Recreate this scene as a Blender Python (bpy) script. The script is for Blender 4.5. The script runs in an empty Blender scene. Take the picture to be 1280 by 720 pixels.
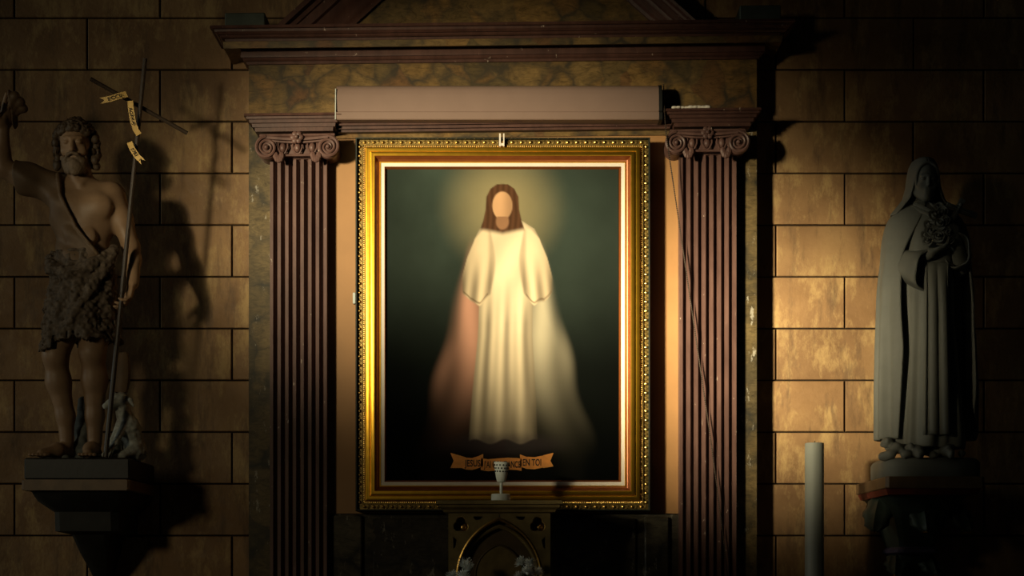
import bpy, math, random
import numpy as np
from mathutils import Vector, Matrix
R = math.radians
random.seed(7); np.random.seed(7)
scene = bpy.context.scene
COL = scene.collection

# ------------------------------------------------------------------ camera
CAMD, EYE, PPM = 8.0, 1.62, 240.0
cd = bpy.data.cameras.new('camera'); cam = bpy.data.objects.new('camera', cd); COL.objects.link(cam)
cam.location = (0, -CAMD, EYE); cam.rotation_euler = (R(90), 0, 0)
cd.sensor_width = 36; cd.lens = 36*CAMD/(1280/PPM); cd.shift_y = 0.28125
scene.camera = cam

# ------------------------------------------------------------------ world, lights, exposure
w = bpy.data.worlds.new('world'); scene.world = w; w.use_nodes = True
bg = w.node_tree.nodes['Background']; bg.inputs[0].default_value = (0.55, 0.65, 0.8, 1); bg.inputs[1].default_value = 0.002

def aim(o, target):
    d = Vector(target)-o.location
    o.rotation_euler = d.to_track_quat('-Z', 'Y').to_euler()

# a cluster of lamp heads on one stand to the left: two focused on the altarpiece, one wide flood
def spot(name, target, size, sy, roll, watt, off=0.0):
    l = bpy.data.lights.new(name, 'SPOT'); o = bpy.data.objects.new(name, l); COL.objects.link(o)
    o.location = (-4.9, -6.9, 3.30+off); aim(o, target); o.rotation_euler.rotate_axis('Z', R(roll)); o.scale = (1.0, sy, 1.0)
    l.energy = watt; l.color = (1.0, 0.86, 0.55); l.spot_size = R(size); l.spot_blend = 1.0; l.shadow_soft_size = 0.42
spot('spotlight_on_picture', (-0.28, -0.15, 3.46), 20.5, 0.70, -5, 5000, 0.03)
spot('spotlight_on_wall', (1.17, 0, 2.80), 11.6, 0.90, 0, 11500, -0.03)
spot('flood_lamp', (-0.9, 0, 2.9), 42.0, 1.0, 0, 165)

al = bpy.data.lights.new('daylight_from_side_window', 'AREA'); ao = bpy.data.objects.new('daylight_from_side_window', al); COL.objects.link(ao)
al.shape = 'RECTANGLE'; al.size = 2.4; al.size_y = 4.5; ao.location = (-16.0, -3.3, 4.6); aim(ao, (1.0, -0.4, 2.6))
al.energy = 150; al.color = (0.94, 1.0, 0.86)

vs = scene.view_settings
vs.view_transform = 'Standard'; vs.look = 'None'; vs.gamma = 1.0; vs.use_curve_mapping = False; vs.exposure = 0.0

# ------------------------------------------------------------------ helpers
def X(px, d=0.0): return (px-640)/PPM*(CAMD-d)/CAMD
def Z(py, d=0.0): return EYE+(720-py)/PPM*(CAMD-d)/CAMD
def S(px, d=0.0): return px/PPM*(CAMD-d)/CAMD
def P(px, py, d=0.0): return Vector((X(px, d), -d, Z(py, d)))

class MB:
    def __init__(s): s.v = []; s.f = []
    def add(s, vs, fs):
        n = len(s.v); s.v += [tuple(p) for p in vs]; s.f += [tuple(i+n for i in f) for f in fs]; return s
    def box(s, x0, x1, y0, y1, z0, z1, b=0.0):
        if b <= 0:
            vs = [(x, y, z) for z in (z0, z1) for x, y in ((x0, y0), (x1, y0), (x1, y1), (x0, y1))]
            return s.add(vs, [(3, 2, 1, 0), (4, 5, 6, 7), (0, 1, 5, 4), (1, 2, 6, 5), (2, 3, 7, 6), (3, 0, 4, 7)])
        rings = []
        for z, i in ((z0, b), (z0+b, 0), (z1-b, 0), (z1, b)):
            X0, X1, Y0, Y1 = x0+i, x1-i, y0+i, y1-i
            c = b if i == 0 else b*0.5
            rings.append([(X0+c, Y0, z), (X1-c, Y0, z), (X1, Y0+c, z), (X1, Y1-c, z), (X1-c, Y1, z), (X0+c, Y1, z), (X0, Y1-c, z), (X0, Y0+c, z)])
        return s.loft(rings, True, True)
    def loft(s, rings, closed=True, caps=False):
        m = len(rings[0]); vs = [p for r in rings for p in r]; fs = []
        for i in range(len(rings)-1):
            for j in range(m if closed else m-1):
                k = (j+1) % m
                fs.append((i*m+j, i*m+k, (i+1)*m+k, (i+1)*m+j))
        if caps:
            fs.append(tuple(range(m-1, -1, -1))); fs.append(tuple((len(rings)-1)*m+j for j in range(m)))
        return s.add(vs, fs)
    def lathe(s, prof, c=(0, 0, 0), n=24, axis='z', caps=True):
        rings = []
        for r, h in prof:
            ring = []
            for j in range(n):
                a = 2*math.pi*j/n; u, v = r*math.cos(a), r*math.sin(a)
                if axis == 'z': p = (c[0]+u, c[1]+v, c[2]+h)
                elif axis == 'y': p = (c[0]+u, c[1]-h, c[2]+v)
                else: p = (c[0]+h, c[1]+u, c[2]+v)
                ring.append(p)
            rings.append(ring)
        return s.loft(rings, True, caps)
    def tube(s, pts, r, n=8, caps=True):
        pts = [Vector(p) for p in pts]
        rs = r if isinstance(r, (list, tuple)) else [r]*len(pts)
        up = None; rings = []
        for i, p in enumerate(pts):
            t = (pts[min(i+1, len(pts)-1)]-pts[max(i-1, 0)]).normalized()
            if up is None:
                up = Vector((0, 0, 1)) if abs(t.z) < 0.9 else Vector((0, 1, 0))
            a = t.cross(up).normalized(); b = a.cross(t).normalized(); up = b
            rings.append([p+(a*math.cos(q)+b*math.sin(q))*rs[i] for q in [2*math.pi*j/n for j in range(n)]])
        return s.loft(rings, True, caps)
    def sphere(s, c, r, n=8, m=5, sq=(1, 1, 1), M=None):
        vs = []; fs = []
        for i in range(m+1):
            t = math.pi*i/m
            for j in range(n):
                a = 2*math.pi*j/n
                p = Vector((math.sin(t)*math.cos(a)*sq[0]*r, math.sin(t)*math.sin(a)*sq[1]*r, math.cos(t)*sq[2]*r))
                if M is not None: p = M @ p
                vs.append((p.x+c[0], p.y+c[1], p.z+c[2]))
        for i in range(m):
            for j in range(n):
                k = (j+1) % n
                fs.append((i*n+j, (i+1)*n+j, (i+1)*n+k, i*n+k))
        return s.add(vs, fs)
    def mould(s, prof, x0, x1, d0, dback=0.0):
        # prof = [(projection, z)] from top to bottom; runs along x with mitred returns
        rings = []
        for p, z in prof:
            rings.append([(x0-p, -dback, z), (x0-p, -(d0+p), z), (x1+p, -(d0+p), z), (x1+p, -dback, z)])
        s.loft(rings, False, False)
        m = 4; n = len(rings)
        return s.add([p for p in rings[0]]+[p for p in rings[-1]], [(0, 3, 2, 1), (4, 5, 6, 7)])
    def ring(s, x0, x1, z0, z1, prof):
        # prof = [(inset, d)] : rectangular picture frame section
        rings = [[(x0+i, -d, z0+i), (x1-i, -d, z0+i), (x1-i, -d, z1-i), (x0+i, -d, z1-i)] for i, d in prof]
        return s.loft(rings, True, False)
    def mesh(s, smooth=35):
        me = bpy.data.meshes.new('m'); me.from_pydata(s.v, [], s.f); me.validate()
        fix_normals(me)
        if smooth:
            me.polygons.foreach_set('use_smooth', [True]*len(me.polygons)); me.set_sharp_from_angle(angle=R(smooth))
        return me

import bmesh
def fix_normals(me):
    b = bmesh.new(); b.from_mesh(me); bmesh.ops.recalc_face_normals(b, faces=b.faces[:]); b.to_mesh(me); b.free()

def wloc(o):
    v = Vector((0, 0, 0))
    while o: v = v+o.location; o = o.parent
    return v
def obj(name, mb, m, parent=None, smooth=35, label=None):
    me = mb.mesh(smooth) if isinstance(mb, MB) else mb
    me.name = name
    o = bpy.data.objects.new(name, me); COL.objects.link(o)
    if m: me.materials.clear(); me.materials.append(m)
    if parent:
        me.transform(Matrix.Translation(-wloc(parent))); o.parent = parent
    if label: o['label'] = label
    return o
def thing(name, label, cat, loc=(0, 0, 0), group=None):
    o = bpy.data.objects.new(name, None); COL.objects.link(o); o.location = loc; o.empty_display_size = 0.1
    o['label'] = label; o['category'] = cat
    if group: o['group'] = group
    return o
def tag(o, label, cat, group=None):
    o['label'] = label; o['category'] = cat
    if group: o['group'] = group
    return o
def struct(o): o['kind'] = 'structure'; return o
def stuff(o): o['kind'] = 'stuff'; return o

def plate(outer, holes, d0, d1):
    """2-D outline with holes in (x, z), extruded between distances d0 < d1 from the wall"""
    cu = bpy.data.curves.new('plate', 'CURVE'); cu.dimensions = '2D'; cu.fill_mode = 'BOTH'; cu.extrude = (d1-d0)/2
    for pl in [outer]+holes:
        sp = cu.splines.new('POLY'); sp.points.add(len(pl)-1); sp.use_cyclic_u = True
        for p, q in zip(sp.points, pl): p.co = (q[0], q[1], 0, 1)
    o = bpy.data.objects.new('plate', cu); COL.objects.link(o)
    me = bpy.data.meshes.new_from_object(o.evaluated_get(bpy.context.evaluated_depsgraph_get()))
    bpy.data.objects.remove(o); bpy.data.curves.remove(cu)
    me.transform(Matrix.Translation((0, -(d0+d1)/2, 0)) @ Matrix.Rotation(R(90), 4, 'X'))
    return me
def text_mesh(txt, height, extrude=0.0006, bold=0.0):
    cu = bpy.data.curves.new('txt', 'FONT'); cu.body = txt; cu.size = height/0.7; cu.extrude = extrude; cu.align_x = 'CENTER'; cu.resolution_u = 3; cu.offset = height*bold
    o = bpy.data.objects.new('txt', cu); COL.objects.link(o)
    me = bpy.data.meshes.new_from_object(o.evaluated_get(bpy.context.evaluated_depsgraph_get()))
    bpy.data.objects.remove(o); bpy.data.curves.remove(cu)
    return me

# ------------------------------------------------------------------ materials
def M_(name):
    m = bpy.data.materials.new(name); m.use_nodes = True
    nt = m.node_tree; b = nt.nodes['Principled BSDF']
    return m, nt, b
def nd(nt, t, **kw):
    n = nt.nodes.new(t)
    for k, v in kw.items():
        if k in n.inputs: n.inputs[k].default_value = v
        else: setattr(n, k, v)
    return n
def ramp(nt, fac, stops):
    r = nt.nodes.new('ShaderNodeValToRGB'); cr = r.color_ramp
    while len(cr.elements) < len(stops): cr.elements.new(0.5)
    for e, (p, c) in zip(cr.elements, stops): e.position = p; e.color = (*c, 1) if len(c) == 3 else c
    nt.links.new(fac, r.inputs[0]); return r.outputs[0]
def coords(nt, obj_space=True, scale=(1, 1, 1)):
    tc = nt.nodes.new('ShaderNodeNewGeometry') if not obj_space else nt.nodes.new('ShaderNodeTexCoord')
    out = tc.outputs['Position'] if not obj_space else tc.outputs['Object']
    mp = nt.nodes.new('ShaderNodeMapping'); mp.inputs['Scale'].default_value = scale
    nt.links.new(out, mp.inputs[0]); return mp.outputs[0]
def noise(nt, vec, scale, detail=4, rough=0.55, dist=0.0):
    n = nd(nt, 'ShaderNodeTexNoise', Scale=scale, Detail=detail, Roughness=rough, Distortion=dist); nt.links.new(vec, n.inputs['Vector']); return n.outputs['Fac']
def mix(nt, fac, a, b, mode='MIX'):
    m = nt.nodes.new('ShaderNodeMix'); m.data_type = 'RGBA'; m.blend_type = mode
    for s, v in ((m.inputs[0], fac), (m.inputs[6], a), (m.inputs[7], b)):
        if isinstance(v, (int, float)): s.default_value = v
        elif isinstance(v, tuple): s.default_value = (*v, 1)
        else: nt.links.new(v, s)
    return m.outputs[2]
def bump(nt, b, h, strength=0.3, dist=0.005):
    bp = nd(nt, 'ShaderNodeBump', Strength=strength, Distance=dist); nt.links.new(h, bp.inputs['Height']); nt.links.new(bp.outputs[0], b.inputs['Normal'])
def simple(name, col, rough=0.6, metal=0.0, var=0.25, scale=14, bumps=0.15, spec=0.4):
    m, nt, b = M_(name); v = coords(nt)
    n = noise(nt, v, scale, 5)
    dk = tuple(c*(1-var) for c in col); lt = tuple(min(1, c*(1+var)) for c in col)
    nt.links.new(ramp(nt, n, [(0.3, dk), (0.7, lt)]), b.inputs['Base Color'])
    b.inputs['Roughness'].default_value = rough; b.inputs['Metallic'].default_value = metal; b.inputs['Specular IOR Level'].default_value = spec
    if bumps: bump(nt, b, noise(nt, v, scale*4, 4), bumps, 0.003)
    return m

# ochre limestone with peeling patches
def stone_mat():
    m, nt, b = M_('ochre_limestone'); v = coords(nt, False)
    oi = nt.nodes.new('ShaderNodeObjectInfo')
    n1 = noise(nt, v, 2.2, 6, 0.6); n2 = noise(nt, v, 9, 6, 0.65, 0.6); n3 = noise(nt, v, 45, 4)
    base = ramp(nt, n1, [(0.3, (0.20, 0.112, 0.052)), (0.5, (0.29, 0.17, 0.080)), (0.72, (0.40, 0.25, 0.115))])
    pale = ramp(nt, noise(nt, coords(nt, False, (1, 1, 0.45)), 7.5, 8, 0.72), [(0.50, (0, 0, 0)), (0.62, (1, 1, 1))])
    base = mix(nt, mix(nt, 0.75, (0, 0, 0), pale), base, (0.50, 0.34, 0.15))
    v2 = coords(nt, False, (7, 7, 1.6)); st = noise(nt, v2, 1.3, 6, 0.7)
    dark = ramp(nt, st, [(0.52, (0, 0, 0)), (0.66, (1, 1, 1))])
    base = mix(nt, mix(nt, 0.72, (0, 0, 0), dark), base, (0.12, 0.075, 0.045))
    tint = ramp(nt, oi.outputs['Random'], [(0, (0.84, 0.82, 0.80)), (1, (1.08, 1.05, 1.0))])
    base = mix(nt, 1.0, base, tint, 'MULTIPLY')
    nt.links.new(base, b.inputs['Base Color'])
    rr = ramp(nt, n2, [(0.3, (0.75, 0.75, 0.75)), (0.7, (0.48, 0.48, 0.48))]); nt.links.new(rr, b.inputs['Roughness'])
    b.inputs['Specular IOR Level'].default_value = 0.3
    bump(nt, b, mix(nt, 0.4, n2, n3), 0.35, 0.012)
    return m
def marble_mat(name, cols, vein, scale=5.0, rough=0.35, chips=0.0):
    m, nt, b = M_(name); v = coords(nt, False)
    nz = nd(nt, 'ShaderNodeTexNoise', Scale=3.5, Detail=4); nt.links.new(v, nz.inputs['Vector'])
    vm = nt.nodes.new('ShaderNodeVectorMath'); vm.operation = 'MULTIPLY_ADD'; vm.inputs[1].default_value = (0.22, 0.22, 0.22)
    nt.links.new(nz.outputs['Color'], vm.inputs[0]); nt.links.new(v, vm.inputs[2])
    vo = nd(nt, 'ShaderNodeTexVoronoi', Scale=scale, Randomness=1.0); vo.feature = 'DISTANCE_TO_EDGE'; nt.links.new(vm.outputs[0], vo.inputs['Vector'])
    vc = nd(nt, 'ShaderNodeTexVoronoi', Scale=scale, Randomness=1.0); nt.links.new(vm.outputs[0], vc.inputs['Vector'])
    sep = nt.nodes.new('ShaderNodeSeparateColor'); nt.links.new(vc.outputs['Color'], sep.inputs[0])
    cell = ramp(nt, sep.outputs[0], [(i/(len(cols)-1), c) for i, c in enumerate(cols)])
    n2 = noise(nt, v, 16, 6, 0.65, 0.5)
    cell = mix(nt, 0.45, cell, ramp(nt, n2, [(0.3, (0.25, 0.22, 0.15)), (0.7, (1, 0.95, 0.85))]), 'MULTIPLY')
    ad = nd(nt, 'ShaderNodeMath'); ad.operation = 'MULTIPLY_ADD'; nt.links.new(n2, ad.inputs[0]); ad.inputs[1].default_value = 0.22
    nt.links.new(vo.outputs['Distance'], ad.inputs[2])
    n5 = noise(nt, v, 3.1, 4, 0.6)
    ad2 = nd(nt, 'ShaderNodeMath'); ad2.operation = 'MULTIPLY_ADD'; nt.links.new(n5, ad2.inputs[0]); ad2.inputs[1].default_value = 0.30; nt.links.new(ad.outputs[0], ad2.inputs[2])
    ve = ramp(nt, ad2.outputs[0], [(0.27, (1, 1, 1)), (0.34, (0.5, 0.5, 0.5)), (0.46, (0, 0, 0))])
    br = ramp(nt, noise(nt, v, 4.2, 3, 0.6, 0.8), [(0.40, (0.12, 0.12, 0.12)), (0.62, (1, 1, 1))])
    ve = mix(nt, 1.0, ve, br, 'MULTIPLY')
    sk_ = noise(nt, coords(nt, False, (1.2, 1.2, 3.5)), 9, 8, 0.75, 1.6)
    cell = mix(nt, 0.75, cell, ramp(nt, sk_, [(0.34, (0.22, 0.18, 0.13)), (0.50, (0.85, 0.8, 0.72)), (0.66, (1.25, 1.15, 1.0))]), 'MULTIPLY')
    col = mix(nt, ve, cell, vein)
    if chips:
        ch = ramp(nt, noise(nt, coords(nt, False, (6, 6, 2.2)), 4.0, 7, 0.75), [(0.60, (0, 0, 0)), (0.63, (1, 1, 1))])
        col = mix(nt, mix(nt, chips, (0, 0, 0), ch), col, (0.50, 0.46, 0.38))
    nt.links.new(col, b.inputs['Base Color']); b.inputs['Roughness'].default_value = rough; b.inputs['Specular IOR Level'].default_value = 0.25
    bump(nt, b, n2, 0.12, 0.004)
    return m
def painted_mat(name, col, dark, rough=0.45, chipc=(0.42, 0.33, 0.26), chip=0.665):
    m, nt, b = M_(name); v = coords(nt, False)
    n = noise(nt, coords(nt, False, (3, 3, 0.8)), 5, 6, 0.65)
    c = ramp(nt, n, [(0.3, dark), (0.68, col)])
    ch = ramp(nt, noise(nt, coords(nt, False, (1, 1, 0.55)), 30, 5, 0.7), [(chip, (0, 0, 0)), (chip+0.02, (1, 1, 1))])
    c = mix(nt, ch, c, chipc)
    nt.links.new(c, b.inputs['Base Color']); b.inputs['Roughness'].default_value = rough; b.inputs['Specular IOR Level'].default_value = 0.35
    bump(nt, b, noise(nt, v, 60, 4), 0.15, 0.003)
    return m

MAT = dict(
    stone=stone_mat(),
    mortar=simple('dark_mortar', (0.028, 0.018, 0.011), 0.95, spec=0.05),
    floor=simple('grey_floor_stone', (0.16, 0.14, 0.12), 0.7),
    marble=marble_mat('ochre_breccia_marble', [(0.17, 0.115, 0.048), (0.25, 0.165, 0.068), (0.12, 0.09, 0.045), (0.27, 0.165, 0.06), (0.16, 0.085, 0.042)], (0.050, 0.038, 0.024), 7.0, 0.42),
    marble_side=marble_mat('worn_dark_marble', [(0.13, 0.10, 0.05), (0.20, 0.15, 0.075), (0.09, 0.075, 0.045)], (0.03, 0.027, 0.02), 4.0, 0.4, 0.55),
    marble_base=marble_mat('grey_veined_marble', [(0.07, 0.065, 0.05), (0.11, 0.10, 0.08), (0.05, 0.045, 0.04)], (0.02, 0.019, 0.017), 6.0, 0.3, 0.3),
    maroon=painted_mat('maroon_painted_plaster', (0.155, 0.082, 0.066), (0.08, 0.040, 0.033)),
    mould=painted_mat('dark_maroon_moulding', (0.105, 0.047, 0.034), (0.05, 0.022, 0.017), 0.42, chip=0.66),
    board=simple('varnished_panel_board', (0.36, 0.185, 0.07), 0.5, var=0.12, scale=3, bumps=0.05),
    green=simple('green_grey_stone', (0.055, 0.065, 0.05), 0.7),
    case=simple('mauve_brown_painted_metal', (0.25, 0.168, 0.135), 0.38, var=0.03, bumps=0.0),
    black=simple('black_plastic', (0.012, 0.012, 0.011), 0.5, bumps=0),
    frame_edge=simple('black_green_frame_edge', (0.018, 0.022, 0.016), 0.45),
    gold=simple('gilt_frame', (0.90, 0.50, 0.045), 0.34, 0.97, 0.10, 25, 0.08),
    gold_old=simple('antique_gilt_ornament', (0.30, 0.20, 0.06), 0.4, 0.7, 0.45, 60, 0.2),
    gilt_reflect=simple('red_brown_gilt_reflection', (0.26, 0.075, 0.018), 0.38, 0.35, 0.12, 20, 0.05),  # worn gilding; the dark surroundings it mirrors are put into the red-brown colour
    liner=simple('cream_linen_liner', (0.78, 0.70, 0.60), 0.7, var=0.04, bumps=0),
    white=simple('white_painted_metal', (0.55, 0.58, 0.54), 0.5, var=0.06, bumps=0),
    hole=simple('dark_opening', (0.01, 0.01, 0.009), 0.9, bumps=0),
    skin=simple('painted_flesh', (0.30, 0.185, 0.105), 0.50, var=0.12, bumps=0.05),
    hair=simple('dark_brown_hair', (0.085, 0.055, 0.032), 0.6, bumps=0.5, scale=40),
    beard=simple('grey_brown_beard', (0.17, 0.115, 0.07), 0.6, bumps=0.5, scale=40),
    leather=simple('tan_hide', (0.16, 0.098, 0.052), 0.6, var=0.2, bumps=0.2),
    fur=simple('grey_brown_fleece', (0.11, 0.078, 0.052), 0.75, var=0.5, scale=45, bumps=0.8),
    wood=simple('dark_wood', (0.045, 0.030, 0.020), 0.45, bumps=0.2),
    parchment=simple('yellow_scroll', (0.68, 0.44, 0.14), 0.6, var=0.12, bumps=0.05),
    ink=simple('dark_lettering', (0.03, 0.015, 0.008), 0.7, bumps=0),
    lamb=simple('pale_fleece', (0.42, 0.42, 0.37), 0.8, var=0.35, scale=50, bumps=0.6),
    rock=simple('grey_rock', (0.13, 0.135, 0.12), 0.8, var=0.4),
    dark_base=simple('black_painted_base', (0.018, 0.016, 0.013), 0.5),
    shelf=simple('brown_wooden_shelf', (0.16, 0.095, 0.045), 0.5),
    corbel_dark=simple('dark_corbel_stone', (0.022, 0.020, 0.016), 0.7),
    plaster=simple('grey_plaster', (0.18, 0.18, 0.155), 0.62, var=0.07, bumps=0.1),
    corbel_green=simple('dark_green_corbel', (0.045, 0.062, 0.050), 0.55),
    red=simple('dull_red_paint', (0.19, 0.035, 0.02), 0.6),
    violet=simple('violet_grey_paint', (0.10, 0.085, 0.15), 0.6),
    wax=simple('ivory_wax', (0.36, 0.37, 0.32), 0.45, var=0.03, bumps=0),
    tab=simple('olive_gilt_wood', (0.175, 0.125, 0.045), 0.5, 0.25, 0.25, 18),
    tab_dark=simple('dark_olive_wood', (0.085, 0.055, 0.022), 0.55, 0.1, 0.25, 18),
    gilt=simple('worn_gilding', (0.72, 0.44, 0.12), 0.3, 1.0, 0.3, 30, 0.1),
    brass=simple('brass', (0.55, 0.40, 0.14), 0.35, 1.0, 0.15),
    petal=simple('white_petal', (0.80, 0.84, 0.82), 0.6, var=0.06, bumps=0),
    stem=simple('green_stem', (0.05, 0.085, 0.03), 0.6, bumps=0),
    altar=simple('altar_stone', (0.20, 0.18, 0.15), 0.6),
    ribbon=simple('orange_painted_ribbon', (0.78, 0.30, 0.06), 0.5, var=0.15, scale=30, bumps=0),
)

# ------------------------------------------------------------------ the setting
fl = MB().box(-6, 6, -10, 0.5, -0.1, 0.0); struct(obj('floor', fl, MAT['floor']))
wall = struct(obj('wall_back', MB().box(-6, 6, 0.012, 0.4, 0, 7.0), MAT['mortar']))
ZJ = [Z(22.5+64.7*k) for k in range(-4, 16)]
EV = [-710, -528, -346, -164, 18, 200, 382, 545, 708, 882, 1056, 1230, 1404, 1578, 1752, 1926]
OD = [-619, -437, -255, -73, 109, 290, 460, 630, 795, 970, 1142, 1316, 1490, 1660, 1840, 2010]
bcache = {}
for k in range(len(ZJ)-1):
    zt, zb = ZJ[k], ZJ[k+1]
    js = EV if (k-4) % 2 == 1 else OD
    for a, b_ in zip(js[:-1], js[1:]):
        wd, ht = round((b_-a)/PPM-0.0095, 4), round(zt-zb-0.0085, 4)
        key = (wd, ht, random.randint(0, 1))
        if key not in bcache:
            e = 0.002+0.0015*key[2]
            mb = MB(); hw, hh = wd/2, ht/2
            mb.loft([[(-hw, 0.05, -hh), (hw, 0.05, -hh), (hw, 0.05, hh), (-hw, 0.05, hh)],
                     [(-hw, -0.0+e, -hh), (hw, e, -hh), (hw, e, hh), (-hw, e, hh)],
                     [(-hw+e, 0, -hh+e), (hw-e, 0, -hh+e), (hw-e, 0, hh-e), (-hw+e, 0, hh-e)]], True, True)
            me = mb.mesh(20); me.materials.append(MAT['stone']); me.name = 'stone_block'; bcache[key] = me
        o = bpy.data.objects.new('stone_block', bcache[key]); COL.objects.link(o); o.parent = wall
        o.location = (X((a+b_)/2), random.uniform(-0.002, 0.0015), (zt+zb)/2)

# ------------------------------------------------------------------ altarpiece
CX = X(628, 0.12)
alt = thing('altarpiece', 'marble and maroon altarpiece surround with fluted pilasters, cornice and pediment', 'altarpiece', (CX, -0.06, 0))
DP = 0.12                     # plane of the back piers
xl, xr = X(311, DP), X(946, DP)
def B(x0, x1, d0, d1, z0, z1, b=0.0): return MB().box(x0, x1, -d1, -d0, z0, z1, b)
zfb = Z(138, 0.14)
# back piers, board, dado
obj('side_pier', B(xl, X(410, DP), 0.004, DP, 0, zfb), MAT['marble_side'], alt)
obj('side_pier', B(X(849, DP), xr, 0.004, DP, 0, zfb), MAT['marble_side'], alt)
obj('back_panel', B(X(409, 0.115), X(850, 0.115), 0.004, 0.115, Z(642, .115), zfb), MAT['board'], alt, label='orange-brown varnished board behind the picture')
obj('dado', B(X(409, .115), X(850, .115), 0.004, 0.122, 0.0, Z(643, .115)), MAT['marble_base'], alt)
obj('dado_panel', B(X(466, .14), X(795, .14), 0.1, 0.14, 0.6, Z(648, .14), 0.006), MAT['marble_base'], alt)
obj('dado_strip', B(X(417, .15), X(452, .15), 0.1, 0.15, 0.6, Z(644, .15), 0.006), MAT['marble_base'], alt)
obj('dado_strip', B(X(806, .15), X(836, .15), 0.1, 0.15, 0.6, Z(646, .15), 0.006), MAT['marble_base'], alt)
# frieze and entablature
DF = 0.14
fx0, fx1 = X(311, DF), X(946, DF)
obj('frieze', B(fx0, fx1, 0.004, DF, zfb-0.01, Z(70, DF)), MAT['marble'], alt, label='ochre and dark breccia marble frieze')
def mprof(pts, d0):   # [(py, proj)] -> [(proj, z)]
    return [(p, Z(y, d0+p)) for y, p in pts]
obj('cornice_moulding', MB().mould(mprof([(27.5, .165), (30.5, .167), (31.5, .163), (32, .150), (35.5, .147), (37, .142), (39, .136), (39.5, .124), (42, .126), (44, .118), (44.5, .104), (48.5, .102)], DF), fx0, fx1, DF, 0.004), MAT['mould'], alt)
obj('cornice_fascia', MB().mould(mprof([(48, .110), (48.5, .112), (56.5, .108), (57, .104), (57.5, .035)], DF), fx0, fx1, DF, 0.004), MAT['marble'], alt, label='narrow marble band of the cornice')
obj('cornice_bed_moulding', MB().mould(mprof([(56, .034), (66, .036), (68, .034), (68.5, .024), (71, .026), (73, .020), (73.5, .010), (77, .010), (78, .0)], DF), fx0, fx1, DF, 0.004), MAT['mould'], alt)
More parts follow.
